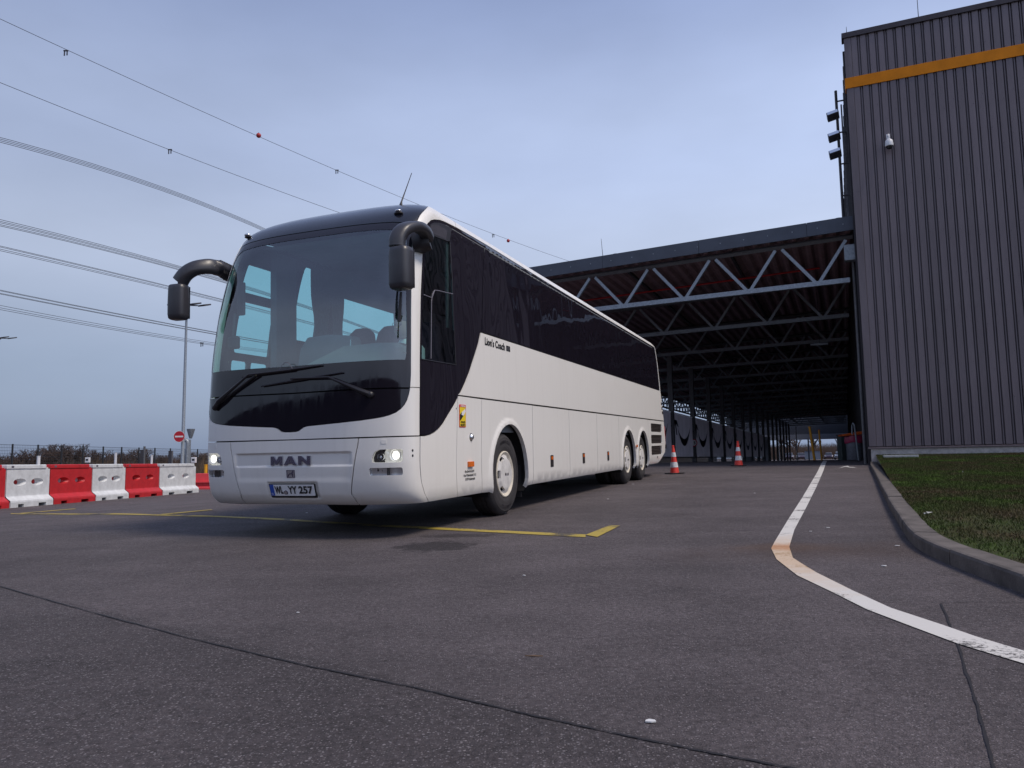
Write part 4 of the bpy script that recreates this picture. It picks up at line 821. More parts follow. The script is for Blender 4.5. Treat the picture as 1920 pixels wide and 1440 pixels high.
for z_ in (.855, .805):
    q = surf(np.array(1.312), np.array(z_)); nn_ = snorm(np.array(1.312), np.array(z_)); a1 = np.cross(nn_, [0, 0, 1.0]); a1 /= np.linalg.norm(a1)
    m = MB(); ks = range(12); m.add([tuple(q + nn_ * .006 + a1 * .010 * math.cos(k * math.pi / 6) + np.array([0, 0, .013 * math.sin(k * math.pi / 6)])) for k in ks], [tuple(ks)]); ob('jet_hole', m, 'ink', bus)

# -- right side (facing the picture) and left side
HUBS = [3.79, 10.96, 12.52]; AR = .635
def zend(z): return float(np.interp(z, [.3, .33, .61, .855, 1.475, 2.27, 3.0, 3.41, 3.6, 3.8], [14.35, 14.50, 15.50, 15.62, 15.46, 15.22, 15.17, 15.08, 14.9, 14.6]))
sw = [(1.430, 1.004), (1.533, 1.000), (1.653, 1.014), (1.75, 1.038), (1.843, 1.072), (1.94, 1.125), (2.039, 1.200), (2.15, 1.283), (2.254, 1.363), (2.308, 1.418), (2.40, 1.495), (2.50, 1.59), (2.62, 1.718), (2.72, 1.85), (2.815, 1.97), (2.90, 2.085), (2.99, 2.248)]
lowsw = sw[:10]
corner = [(1.430, .994)] + [(a, b - .006) for a, b in lowsw[1:]] + [(2.306, 1.416), (2.292, 1.2), (2.268, .9), (2.24, .6), (2.215, .36), (2.213, .335), (1.508, .335), (1.500, .36), (1.468, .41), (1.449, .457), (1.429, .52), (1.421, .568), (1.417, .7)]
def archpts(c, a0=-16, a1=196): return [(c + AR * math.cos(R(a)), .50 + AR * 1.03 * math.sin(R(a))) for a in np.linspace(a1, a0, 22)]
door = [(2.318, 1.438), (2.975, 1.434), (2.962, 1.1), (2.94, .7), (2.915, .335), (2.223, .335), (2.246, .6), (2.276, .9), (2.300, 1.2)]
ap = archpts(3.86)
fa1 = [(2.983, 1.434), (4.78, 1.432), (4.765, .9), (4.755, .335), (ap[-1][0], .325)] + ap[::-1] + [(ap[0][0], .325), (2.923, .335), (2.948, .7), (2.970, 1.1)]
l1 = [(4.788, 1.432), (6.555, 1.430), (6.535, .335), (4.763, .335)]; l2 = [(6.563, 1.430), (8.325, 1.429), (8.295, .335), (6.543, .335)]; l3 = [(8.333, 1.429), (10.085, 1.428), (10.07, 1.27), (10.06, .335), (8.303, .335)]
a2, a3 = archpts(10.96), archpts(12.52)
rw = [(10.093, 1.428), (13.245, 1.426), (13.235, .335), (a3[-1][0], .325)] + a3[::-1] + [(a3[0][0] + .0, .36)] + [(a2[-1][0], .36)] + a2[::-1] + [(a2[0][0], .325), (10.068, .335), (10.078, 1.27)]
gr = [(13.60, 1.135, 15.10, 1.345), (13.58, .845, 15.08, 1.06), (13.56, .56, 15.00, .785)]
rear = [(13.253, 1.426), (zend(1.426), 1.426), (zend(1.2), 1.2), (zend(.855), .855), (zend(.75) - .02, .75), (zend(.61), .61), (15.0, .47), (zend(.335), .335), (13.243, .335)]
upper = [(2.322, 1.452), (zend(1.452), 1.452), (zend(1.8), 1.8), (zend(2.236), 2.236), (9.4, 2.236), (3.006, 2.236)] + [(a + .012, b - .006) for a, b in sw[-2:9:-1]]
rail = [(2.178, 3.79), (2.178, 3.72), (2.168, 3.62), (2.148, 3.52), (2.108, 3.42), (2.108, 3.41), (3.224, 3.425), (6.6, 3.405), (10, 3.40), (zend(3.41), 3.41), (zend(3.6), 3.6), (zend(3.75), 3.75), (zend(3.79), 3.79)]
tail = [(15.02, 3.40), (zend(3.40), 3.40), (zend(3.0), 3.0), (zend(2.24), 2.24), (15.14, 2.24), (15.11, 3.0)]
def udisp(p, z): return -.012 * smooth(1.60, 1.50, z) * smooth(2.6, 3.4, p) * 0 + .010 * smooth(1.63, 1.54, z) * smooth(3.0, 3.6, p) * 0 + (-.006 * np.exp(-((z - 1.55) / .03) ** 2)) * smooth(2.4, 4.0, p)
def adisp(c, cs_):
    def f(p, z): 
        r_ = np.min([np.hypot(p - q, (z - .5) / 1.03) for q in cs_], axis=0); return .022 * smooth(AR + .085, AR + .02, r_) * (z > .0)
    return f
for mir in (False, True):
    panel('corner_panel', inset(corner, .002), 'bus_white', off=.004, sx=.08, sz=.09, mirror=mir)
    panel('front_flap', inset(door, .001), 'bus_white', off=.003, sx=.2, sz=.05, mirror=mir)
    panel('wheel_arch_panel', inset(fa1, .001), 'bus_white', off=.003, sx=.035 if not mir else .1, sz=.035 if not mir else .1, mirror=mir, disp=adisp(3.86, [3.86]), th=.05)
    for q in (l1, l2, l3): panel('luggage_flap', inset(q, .002), 'bus_white', off=.003, sx=.3, sz=.05, mirror=mir)
    panel('rear_arch_panel', inset(rw, .001), 'bus_white', off=.003, sx=.05 if not mir else .2, sz=.04 if not mir else .1, mirror=mir, disp=adisp(0, [10.96, 12.52]), th=.05)
    o = panel('engine_flap', inset(rear, .002), 'bus_white', holes=[rrect(*g_, .04) for g_ in gr], off=.003, sx=.25, sz=.12, mirror=mir)
    panel('side_panel', upper, 'bus_white', off=.004, sx=.30, sz=.05, mirror=mir)
    panel('roof_rail', rail, 'bus_white', off=.003, sx=.3, sz=.03, mirror=mir)
    panel('tail_strip', tail, 'bus_white', off=.004, sx=.1, sz=.2, mirror=mir)
    for g_ in gr:
        m = MB(); sgn = -1 if mir else 1
        o2 = panel('engine_grille', rrect(*g_, .04), 'grille_dark', off=-.045, th=.002, mirror=mir)
        for k in range(6):
            z_ = g_[1] + (g_[3] - g_[1]) * (k + .5) / 6; x0, x1 = surf(np.array(g_[0] + .01), np.array(z_)), surf(np.array(g_[2] - .01), np.array(z_))
            ob('louvre', MB().box((0, 0, 0), (1, 1, 1), lambda a, b, c: (sgn * (W - .035 + .026 * c - .0 * b), x0[1] + (x1[1] - x0[1]) * a, z_ - .012 + .012 * b + .018 * (1 - c))), 'grille_dark', o2)
# -- right glass band
dwin = [(1.455, 3.10), (1.48, 3.135), (1.98, 3.175), (2.04, 3.17), (2.16, 2.75), (2.21, 2.3), (2.27, 1.78), (1.462, 1.765), (1.455, 2.3)]
topband = [(1.394, 3.16), (1.412, 3.25), (1.455, 3.305), (1.525, 3.338), (1.65, 3.370), (1.792, 3.385), (2.088, 3.400)]
cab = [(a + .002, b + .004) for a, b in sw] + [(3.03, 2.252), (3.075, 2.8), (3.13, 3.415), (2.5, 3.407)] + topband[::-1] + [(1.392, 3.05), (1.408, 2.8), (1.423, 2.2), (1.426, 1.478)]
louv = [(1.47, 3.235), (1.50, 3.275), (1.56, 3.300), (1.70, 3.318), (1.90, 3.325), (1.93, 3.18), (1.70, 3.155), (1.50, 3.150)]
panel('cab_glass_band', inset(cab, .002), 'side_glass', holes=[dwin], off=.0, th=.012, sx=.08, sz=.045)
o = panel('driver_window', inset(dwin, .006), 'driver_glass', off=-.003, th=.001, sx=.12, sz=.14)
def frame_bar(pts, r, mat, name, parent=bus, mir=1):
    P_ = [tuple((surf(np.array(mir * a), np.array(b)) + snorm(np.array(mir * a), np.array(b)) * .003)) for a, b in pts]; return ob(name, MB().tube(P_, r, 6), mat, parent, sm=True)
mk('seal', (0.13, 0.12, 0.15), 0.5)
frame_bar([(1.462, 2.44), (1.66, 2.44), (1.72, 2.535), (1.80, 2.545), (2.185, 2.575)], .006, 'seal', 'window_frame')
frame_bar([(1.66, 1.79), (1.655, 2.40), (1.67, 2.48), (1.72, 2.535)], .006, 'seal', 'window_frame')
frame_bar([(1.455, 3.10), (1.48, 3.135), (1.98, 3.175), (2.04, 3.17), (2.16, 2.75), (2.21, 2.3), (2.27, 1.78), (1.462, 1.765)], .005, 'black_trim', 'window_seal')
panel('vent_grille', [(1.462, 3.20), (1.478, 3.262), (1.535, 3.300), (1.66, 3.338), (1.80, 3.352), (2.02, 3.358), (2.035, 3.185), (1.98, 3.180), (1.478, 3.142), (1.458, 3.16)], 'black_trim', off=.004, th=.006, sx=.05, sz=.04)
m = MB()
for k in range(17):
    u = 1.50 + k * .025; h0 = 3.165 + .001 * k; h1 = min(3.30, 3.255 + .05 * math.sin(min(1, k / 8) * 1.57)); m.add([tuple(surf(np.array(u + du), np.array(hh_)) + snorm(np.array(u), np.array(h0)) * .006) for du, hh_ in ((.003, h0), (.010, h0), (-.001, h1), (-.008, h1))], [(0, 1, 2, 3)])
ob('vent_slots', m, 'seal', bus)['kind'] = 'stuff'
bnd = [3.16, 5.54, 7.42, 9.41, 11.33, 13.0, 15.02]
for i in range(6):
    a, b = bnd[i], bnd[i + 1]; z0_, zt = 2.250, 3.402
    if i == 0: pl = [(3.04, 2.250), (b, 2.250), (b + .04, zt), (3.14, 3.418), (3.085, 2.8)]
    elif i == 5: pl = [(a, 2.25), (15.12, 2.25), (15.10, 3.0), (15.0, 3.39), (a + .04, zt)]
    else: pl = [(a, 2.25), (b, 2.25), (b + .04, zt), (a + .04, zt)]
    panel('side_window', inset(pl, .003), 'side_glass', off=.0, th=.012, sx=.16, sz=.045)
# left side: door and see-through windows
lw = [((1.62, 2.02), (2.24, 2.63)), ((1.60, 1.80), (1.87, 1.93)), ((1.93, 1.80), (2.24, 1.93))]
cabL = [(a + .002, b + .004) for a, b in sw] + [(15.1, 2.25), (15.1, 3.0), (15.0, 3.40), (6.6, 3.40), (3.13, 3.415), (2.5, 3.407)] + topband[::-1] + [(1.392, 3.05), (1.408, 2.8), (1.423, 2.2), (1.426, 1.478)]
holes = [rrect(a[0], a[1], b[0], b[1], .03) for a, b in lw] + [rrect(1.56, 2.74, 2.26, 3.08, .03), rrect(2.66, 2.30, 3.16, 3.28, .05)] + [rrect(a + .07, 2.34, b - .05, 3.29, .05) for a, b in zip([3.64, 5.54, 7.42, 9.41, 11.33], [5.54, 7.42, 9.41, 11.33, 13.0])]
panel('left_glass_surround', inset(cabL, .002), 'side_glass', holes=holes, off=.0, th=.03, sx=.3, sz=.14, mirror=True)
for k, h_ in enumerate(holes): panel('door_pane' if k < 4 else 'side_window', h_, 'left_glass', off=-.006, th=.001, sx=.4, sz=.3, mirror=True)
for k in range(6):                              # sill strip under the windows
    pass
# liner behind panel gaps, roof cap, rear wall
lin = [(.0, .36), (2.9, .36), (3.0, .6)] + archpts(3.86, -10, 190) + [(4.75, .36), (10.2, .36)] + [(a, b) for a, b in archpts(10.96, -10, 190)] + [(a, b) for a, b in archpts(12.52, -10, 190)] + [(13.3, .36), (14.3, .36), (15.3, .62), (15.3, 1.50), (2.2, 1.50), (1.45, 1.50), (0, 1.50)]
for mir in (False, True):
    panel('inner_shell', lin, 'liner', off=-.042 if True else 0, th=.001, sx=.4, sz=.2, mirror=mir)
    panel('roof_inner', [(0, 3.30), (1.1, 3.28), (1.30, 3.5), (1.5, 3.70), (2.4, 3.785), (2.4, 3.35), (15.0, 3.35), (15.0, 3.78), (2.4, 3.785), (1.8, 3.785), (0, 3.785)][0:0] or [(1.40, 3.42), (15.0, 3.42), (14.6, 3.78), (1.75, 3.78)], 'liner', off=-.03, th=.001, sx=.5, sz=.08, mirror=mir)
ring = [surf(np.array(p_), np.array(3.785)) for p_ in list(np.linspace(.001, 1.6, 20)) + list(np.linspace(1.8, 14.6, 24))]
m = MB(); vs = []
for q in ring: vs += [(q[0], q[1], q[2]), (0, q[1] if True else 0, 3.80 if q[1] > -.6 else q[2] + .01)]
for sgn in (1, -1): m.add([(sgn * a, b, c) for a, b, c in vs], [(2 * i, 2 * i + 1, 2 * i + 3, 2 * i + 2) for i in range(len(ring) - 1)])
ob('roof_top', m, 'bus_white', bus, sm=True)
zz = [.335, .47, .61, .75, .855, 1.2, 1.426, 1.8, 2.24, 3.0, 3.4, 3.6, 3.75, 3.79]; m = MB(); vs = []
for z_ in zz:
    q = surf(np.array(zend(z_)), np.array(z_))
    for u in (-1, -.97, -.9, 0, .9, .97, 1): vs.append((q[0] * u, q[1] + .10 * (1 - abs(u) ** 6), z_))
m.add(vs, [(7 * i + k, 7 * i + k + 1, 7 * i + 7 + k + 1, 7 * i + 7 + k) for i in range(len(zz) - 1) for k in range(6)]); ob('rear_wall', m, 'bus_white', bus, sm=True)
for sgn in (1, -1):
    q = surf(np.array(sgn * zend(1.2)), np.array(1.0)); ob('tail_lamp', MB().box((q[0] - .09 * (sgn > 0) - .002, q[1] + .035, .80), (q[0] + .09 * (sgn < 0) + .002, q[1] + .13, 1.30)), 'red_lens', bus, bevel=.01)
for z_ in (1.66, 1.78, 1.90): q = surf(np.array(zend(z_)), np.array(z_)); ob('tail_vent', MB().box((q[0] - .02, q[1] - .16, z_ - .035), (q[0] + .009, q[1] - .02, z_ + .035)), 'grille_dark', bus)
ob('tail_bracket', MB().box((W - .05, 12.0, .70), (W + .01, 12.06, .80)), 'black_trim', bus)
# underbody
m = MB().box((-1.1, -1.9, .42), (1.1, -.75, .52)).box((-.55, -.8, .32), (.55, 11.2, .55)).box((-1.15, 1.0, .38), (1.15, 6.3, .48)).box((-1.15, 9.6, .42), (1.15, 11.0, .52)); ob('underbody', m, 'under', bus)
for hy in (.14, 7.307, 8.87): ob('axle', MB().tube([(-1.0, hy, .5), (1.0, hy, .5)], .09, 10), 'under', bus, sm=True)
for sgn in (1, -1):
    for c in (3.86, 10.96, 12.52):
        yc = c - 3.653; m = MB(); A = np.linspace(-20, 200, 20); m.add([(sgn * x, yc + .665 * math.cos(R(a)), .5 + .685 * math.sin(R(a))) for x in (.62, 1.235) for a in A], [(i, i + 1, 21 + i, 20 + i) for i in range(19)]); m.add([(sgn * .62, yc + .665 * math.cos(R(a)), .5 + .685 * math.sin(R(a))) for a in A], [tuple(range(20))]); ob('wheel_well', m, 'under', bus)
# -- wheels
def wheel(hy, sgn, dual=False, steer=0.0):
    o = link('wheel', bpy.data.meshes.new('wheel'), bus); R0 = .520
    fn = lambda r_, a, h: (h, r_ * math.cos(a), r_ * math.sin(a))
    prof_ = [(.295, -.02), (.30, .0), (.335, .012), (.36, .016), (.385, .010), (.40, .012), (.43, .012), (.455, .004), (.462, .006), (.47, .0), (.492, -.012), (.508, -.03), (.517, -.05), (R0, -.06)]
    for g_ in (-.10, -.155, -.21): prof_ += [(R0, g_ + .008), (R0 - .012, g_ + .005), (R0 - .012, g_ - .005), (R0, g_ - .008)]
    prof_ += [(R0, -.25), (.508, -.275), (.45, -.30), (.30, -.29)]
    m = MB().lathe(prof_, 64, fn)
    for a in range(64):
        if a % 2 == 0: a_ = 2 * math.pi * a / 64; m.box((0, 0, 0), (1, 1, 1), lambda x, y, z: fn(.494 + .012 * z, a_ + .04 * y, -.014 - .016 * z + .004 * x - .002))
    tags_ = o
    t_ = ob('tyre', m, 'tyre', o, sm=True, auto=30)
    v, f = text_mesh('315/80 R 22.5', .05, bold=.002, space=1.2)
    for base in (math.pi / 2 + .0, -math.pi / 2, 0.1):
        vv = []
        for x, y, z in v: a_ = base - sgn * x / .42 * 1.0; r_ = .395 + y; vv.append(fn(r_, a_, .0155))
        t2 = ob('tyre_text', MB().add(vv, f), 'black_trim', t_)
    m = MB().lathe([(.292, -.035), (.292, .005), (.28, .012), (.268, .006), (.245, -.010), (.24, -.03)], 48, fn); ob('rim', m, 'wheel_cream', o, sm=True)
    # cover: dished disc with ten kidney slots near its edge
    outer = [(.262 * math.cos(a), .262 * math.sin(a)) for a in np.linspace(0, 2 * math.pi, 60, endpoint=False)]; hs = []
    ns = 6
    for k in range(ns):
        a0 = 2 * math.pi * k / ns + .0; A1 = np.linspace(-.24, .24, 9); 
        hs.append([((.222 + .016 * (abs(x) < .20)) * math.cos(a0 + x), (.222 + .016 * (abs(x) < .20)) * math.sin(a0 + x)) for x in A1] + [(.196 * math.cos(a0 + x), .196 * math.sin(a0 + x)) for x in A1[::-1]])
    V_, T, loops = cdt(outer, hs, .03, .03, 1.0); rr = np.hypot(V_[:, 0], V_[:, 1]); hgt = .034 * smooth(.25, .19, rr) + .006 * smooth(.105, .095, rr) - .012
    m = MB(); n_ = len(V_); m.add([(h_, a, b) for (a, b), h_ in zip(V_, hgt)], [tuple(int(i) for i in t) for t in T])
    for lp in loops[1:]:
        base = [(float(hgt[i]), V_[i][0], V_[i][1]) for i in lp]; m.add(base + [(h_ - .03, a, b) for h_, a, b in base], [(i, (i + 1) % len(lp), len(lp) + (i + 1) % len(lp), len(lp) + i) for i in range(len(lp))])
    c_ = ob('wheel_cover', m, 'wheel_cap', o, sm=True, auto=40)
    ob('wheel_disc', MB().lathe([(.255, -.045), (.05, -.045), (.001, -.045)], 24, fn), 'ink', o)
    v, f = text_mesh('MAN', .05, bold=.002, space=1.3); ob('cap_text', MB().add([(.0295, -y * 0 + x * -1 * -1, y - .02) for x, y, z in v], f), 'badge', o)
    if dual: ob('inner_tyre', MB().lathe([(h__[0], h__[1] - .33) for h__ in prof_], 48, fn), 'tyre', o, sm=True)
    o.matrix_basis = Matrix.Translation((sgn * 1.232, hy, .52)) @ Matrix.Rotation(steer, 4, 'Z') @ (Matrix.Identity(4) if sgn > 0 else Matrix.Rotation(math.pi, 4, 'Z')); return o
for sgn in (1, -1):
    wheel(.14, sgn); wheel(7.307, sgn, True); wheel(8.87, sgn)
    ob('mudguard', MB().box((sgn * 1.0 - .18, .86, .18), (sgn * 1.0 + .18, .875, .62)), 'rubber', bus)

# -- lettering and badges
def on_side(v, p0, z0, sc, off=.007, ital=0.0): return [tuple(surf(np.array(p0 + x * sc + y * ital * sc), np.array(z0 + y * sc)) + np.array([off, 0, 0])) for x, y, z in v]
v, f = text_mesh("Lion's Coach", .125, shear=.0, bold=.004, space=1.04, align='LEFT'); ob('model_name', MB().add(on_side(v, 3.10, 2.105, 1.0, .008, -.0), f), 'ink', bus)
m = MB(); m.add([tuple(surf(np.array(a), np.array(b)) + np.array([.0075, 0, 0])) for a, b in ((3.83, 2.105), (3.97, 2.105), (3.97, 2.175), (3.83, 2.175))], [(0, 1, 2, 3)]); o = ob('model_badge', m, 'ink', bus)
v, f = text_mesh('EEV', .06, bold=.002); ob('badge_text', MB().add(on_side(v, 3.90, 2.118, 1.0, .009), f), 'badge_edge', o)
for k, tx in enumerate(['Bus Service GmbH', 'Otto-Thiele-Straße 10-12', '31279 Hollenstedt']):
    v, f = text_mesh(tx, .040, bold=.0012); xs_ = [a[0] for a in v]; w_ = max(xs_) - min(xs_); sc = {0: .25, 1: .34, 2: .27}[k] / w_
    ob('operator_text', MB().add([tuple(surf(np.array(2.585 + x * sc), np.array(.592 - k * .043 + y * .9)) + np.array([.008, 0, 0])) for x, y, z in v], f), 'ink', bus)
def side_rect(name, p0, z0, p1, z1, mat, off, parent=bus, r=.0):
    pl = rrect(p0, z0, p1, z1, r) if r else [(p0, z0), (p1, z0), (p1, z1), (p0, z1)]
    V_, T, loops = cdt(pl, [], 1, 1, 1); m = MB(); m.prism([tuple(q) for q in pl], (off - .003, off), lambda u, v, d: tuple(surf(np.array(u), np.array(v)) + np.array([d, 0, 0]))); return ob(name, m, mat, parent)
st_ = side_rect('warning_sticker', 2.338, 1.094, 2.512, 1.346, 'sticker_red', .0078, r=.012); side_rect('sticker_field', 2.348, 1.104, 2.502, 1.316, 'sticker_yellow', .0095, st_)
m = MB().prism([(2.349, 1.17), (2.349, 1.232), (2.40, 1.262), (2.45, 1.225), (2.50, 1.31), (2.50, 1.285), (2.43, 1.215), (2.37, 1.17)], (.0095, .0105), lambda u, v, d: tuple(surf(np.array(u), np.array(v)) + np.array([d, 0, 0]))); ob('sticker_pictogram', m, 'ink', st_)
m = MB().prism([(2.39, 1.232), (2.40, 1.262), (2.49, 1.30), (2.50, 1.27), (2.44, 1.222)], (.0105, .0115), lambda u, v, d: tuple(surf(np.array(u), np.array(v)) + np.array([d, 0, 0]))); ob('sticker_vehicle', m, 'sign_white', st_)
for tx, z_, h_, mt_ in (('ATTENTION', 1.322, .022, 'sign_white'), ('ANGLES', 1.142, .030, 'ink'), ('MORTS', 1.108, .034, 'ink')):
    v, f = text_mesh(tx, h_, bold=.0010); xs_ = [a[0] for a in v]; sc = .125 / (max(xs_) - min(xs_)); ob('sticker_text', MB().add([tuple(surf(np.array(2.425 + x * sc), np.array(z_ + y)) + np.array([.0125, 0, 0])) for x, y, z in v], f), mt_, st_)
q = surf(np.array(2.66), np.array(.985)); o = ob('round_lens', MB().lathe([(.0005, .03), (.02, .03), (.034, .018), (.038, .004)], 20, lambda r_, a, h: (q[0] + h, q[1] + r_ * math.cos(a), q[2] + r_ * math.sin(a))), 'reflector', bus, sm=True); ob('lens_ring', MB().lathe([(.038, .006), (.046, .005), (.046, .0)], 20, lambda r_, a, h: (q[0] + h, q[1] + r_ * math.cos(a), q[2] + r_ * math.sin(a))), 'black_trim', o)
q = surf(np.array(2.61), np.array(.68)); ob('side_indicator', MB().box((q[0], q[1] - .07, .65), (q[0] + .028, q[1] + .07, .712)), 'amber', bus, bevel=.006)
for p_ in (5.605, 7.36, 9.10):
    o = side_rect('flap_handle', p_ - .07, .548, p_ + .07, .722, 'black_trim', .0080, r=.015); side_rect('marker_lamp', p_ - .045, .655, p_ + .045, .705, 'amber', .012, o); side_rect('lock', p_ - .025, .575, p_ + .025, .61, 'grille_dark', .010, o)
side_rect('marker_lamp', 11.66, .775, 11.82, .83, 'amber', .03); side_rect('hatch_seam', 2.26, 1.29, 2.275, 1.305, 'ink', .006)
side_rect('flap_catch', 14.30, .47, 14.36, .52, 'ink', .007)
ob('small_pull', MB().box((W - .0, 7.97, .43), (W + .012, 8.0, .47)), 'ink', bus)
# nose badges
def on_front(u, z, off): s_ = surf(np.array(u), np.array(z)); return (s_[0], s_[1] - off, s_[2])
def letter(poly, holes=()):
    V_, T, L_ = cdt(poly, holes, 1, 1, 1); return V_, T, L_
def front_extrude(name, poly, u0, z0, w, h, base, top, mat, parent, holes=()):
    V_, T, L_ = cdt([(a * w + u0, b * h + z0) for a, b in poly], [[(a * w + u0, b * h + z0) for a, b in hh_] for hh_ in holes], 1, 1, 1)
    m = MB(); n_ = len(V_); m.add([on_front(a, b, top) for a, b in V_] + [on_front(a, b, base) for a, b in V_], [tuple(int(i) for i in t) for t in T])
    for lp in L_: m.add([on_front(*V_[i], top) for i in lp] + [on_front(*V_[i], base) for i in lp], [(i, (i + 1) % len(lp), len(lp) + (i + 1) % len(lp), len(lp) + i) for i in range(len(lp))])
    return ob(name, m, mat, parent)
Mp = [(0, 0), (.25, 0), (.25, .62), (.5, .12), (.75, .62), (.75, 0), (1, 0), (1, 1), (.76, 1), (.5, .52), (.24, 1), (0, 1)]
Mp = [(0, 0), (.22, 0), (.22, .55), (.42, .08), (.58, .08), (.78, .55), (.78, 0), (1, 0), (1, 1), (.72, 1), (.5, .50), (.28, 1), (0, 1)]
Ap = [(0, 0), (.26, 0), (.33, .18), (.67, .18), (.74, 0), (1, 0), (.64, 1), (.36, 1)]; Ah = [[(.42, .38), (.58, .38), (.5, .60)]]
Np = [(0, 0), (.25, 0), (.25, .58), (.72, 0), (1, 0), (1, 1), (.75, 1), (.75, .42), (.28, 1), (0, 1)]
for nm, pl, u0, hs in (('letter_m', Mp, -.238, ()), ('letter_a', Ap, -.078, Ah), ('letter_n', Np, .095, ())):
    pl2 = pl; front_extrude(nm, pl2, u0, .737, .138 if nm != 'letter_a' else .150, .087, -.018, .004, 'badge', bus, hs)
    o = front_extrude('letter_edge', inset(pl2, -.028), u0, .737, .138 if nm != 'letter_a' else .150, .087, -.019, -.002, 'badge_edge', bus)
o = front_extrude('emblem', [(0, 0), (1, 0), (1, 1), (0, 1)], -.052, .610, .098, .078, -.01, -.001, 'badge_edge', bus)
front_extrude('emblem_frame', [(0, 0), (1, 0), (1, 1), (0, 1)], -.052, .610, .098, .078, -.01, .002, 'badge', o, [[(.07, .08), (.93, .08), (.93, .92), (.07, .92)]])
front_extrude('emblem_lion', [(.10, .10), (.22, .10), (.30, .34), (.42, .44), (.60, .42), (.70, .12), (.80, .12), (.78, .55), (.88, .88), (.74, .90), (.66, .74), (.52, .60), (.34, .56), (.20, .42)], -.052, .610, .098, .078, -.01, .002, 'badge', o)
pl_ = front_extrude('number_plate', rrect(0, 0, 1, 1, .04), -.280, .408, .548, .142, -.02, .004, 'ink', bus)
front_extrude('plate_face', rrect(0, 0, 1, 1, .03), -.272, .428, .532, .114, -.0, .0065, 'plate_white', pl_); front_extrude('euro_band', [(0, 0), (1, 0), (1, 1), (0, 1)], -.271, .430, .047, .111, .0, .0075, 'plate_blue', pl_)
def plate_text(tx, u0, u1, z0, h, mat='ink', off=.0082, bold=.004):
    v, f = text_mesh(tx, 1.0, bold=bold); xs_ = [a[0] for a in v]; ys_ = [a[1] for a in v]; x0, x1, y0, y1 = min(xs_), max(xs_), min(ys_), max(ys_)
    ob('plate_text', MB().add([on_front(u0 + (x - x0) / (x1 - x0) * (u1 - u0), z0 + (y - y0) / (y1 - y0) * h, off) for x, y, z in v], f), mat, pl_)
plate_text('WL', -.212, -.112, .448, .078, bold=.035); plate_text('YY', -.050, .056, .448, .078, bold=.035); plate_text('257', .078, .243, .448, .078, bold=.035); plate_text('D', -.256, -.238, .437, .020, 'sign_white', .009)
front_extrude('seal_disc', circ(.5, .5, .5, 0, 340, 18), -.103, .441, .042, .042, .0, .0085, 'badge', pl_); front_extrude('seal_disc', circ(.5, .5, .5, 0, 340, 18), -.097, .447, .030, .030, .0, .0092, 'badge_edge', pl_)
# toll disc on the far corner
q0 = -1.375; m = MB(); ang = np.linspace(0, 2 * math.pi, 20, endpoint=False); m.add([tuple(surf(np.array(q0 + .058 * math.cos(a)), np.array(1.085 + .068 * math.sin(a))) + snorm(np.array(q0), np.array(1.085)) * .009) for a in ang], [tuple(range(20))]); o = ob('yellow_disc', m, 'sticker_yellow', bus)
m = MB().add([tuple(surf(np.array(q0 + a), np.array(b)) + snorm(np.array(q0), np.array(1.085)) * .011) for a, b in ((-.02, 1.03), (.02, 1.03), (.02, 1.075), (-.02, 1.075), (.0, 1.09), (.03, 1.09), (.03, 1.115), (.0, 1.115))], [(0, 1, 2, 3)]); ob('disc_mark', m, 'ink', o)
m = MB().add([tuple(surf(np.array(q0 + a), np.array(b)) + snorm(np.array(q0), np.array(1.085)) * .011) for a, b in ((.0, 1.09), (.035, 1.09), (.035, 1.11), (.0, 1.11))], [(0, 1, 2, 3)]); ob('disc_mark', m, 'sticker_red', o)

# -- wipers
def wiper(piv, mid, b0, b1, cross):
    P_ = lambda q, o_: tuple(surf(np.array(q[0]), np.array(q[1])) + snorm(np.array(q[0]), np.array(q[1])) * o_)
    o = ob('wiper_arm', MB().tube([P_(piv, .02), P_((piv[0] * .8 + mid[0] * .2, piv[1] * .8 + mid[1] * .2), .055), P_(mid, .06)], [.030, .024, .011], 8), 'black_trim', bus, sm=True)
    ob('wiper_pivot', MB().ball(P_(piv, .02), .034, 8), 'black_trim', o, sm=True); ob('wiper_link', MB().tube([P_(mid, .06), P_(cross, .05)], [.011, .009], 6), 'black_trim', o, sm=True)
    ob('wiper_blade', MB().tube([P_(b0, .022), P_(((b0[0] + b1[0]) / 2, (b0[1] + b1[1]) / 2), .030), P_(b1, .022)], [.008, .016, .008], 6), 'black_trim', o, sm=True)
wiper((-1.02, 1.355), (-.50, 1.668), (-.62, 1.655), (.36, 1.72), (.02, 1.69)); wiper((.90, 1.405), (.47, 1.590), (-.36, 1.545), (.60, 1.635), (.02, 1.60))
P_ = lambda q, o_: tuple(surf(np.array(q[0]), np.array(q[1])) + snorm(np.array(q[0]), np.array(q[1])) * o_)
ob('wiper_link', MB().tube([P_((-.92, 1.40), .03), P_((-.42, 1.66), .04)], .012, 6), 'black_trim', bus, sm=True)
ob('washer_hose', MB().tube([P_((-.12 + .16 * t, 1.70 + .07 * math.sin(t * math.pi)), .05) for t in np.linspace(0, 1, 8)], .003, 4), 'seal', bus); 
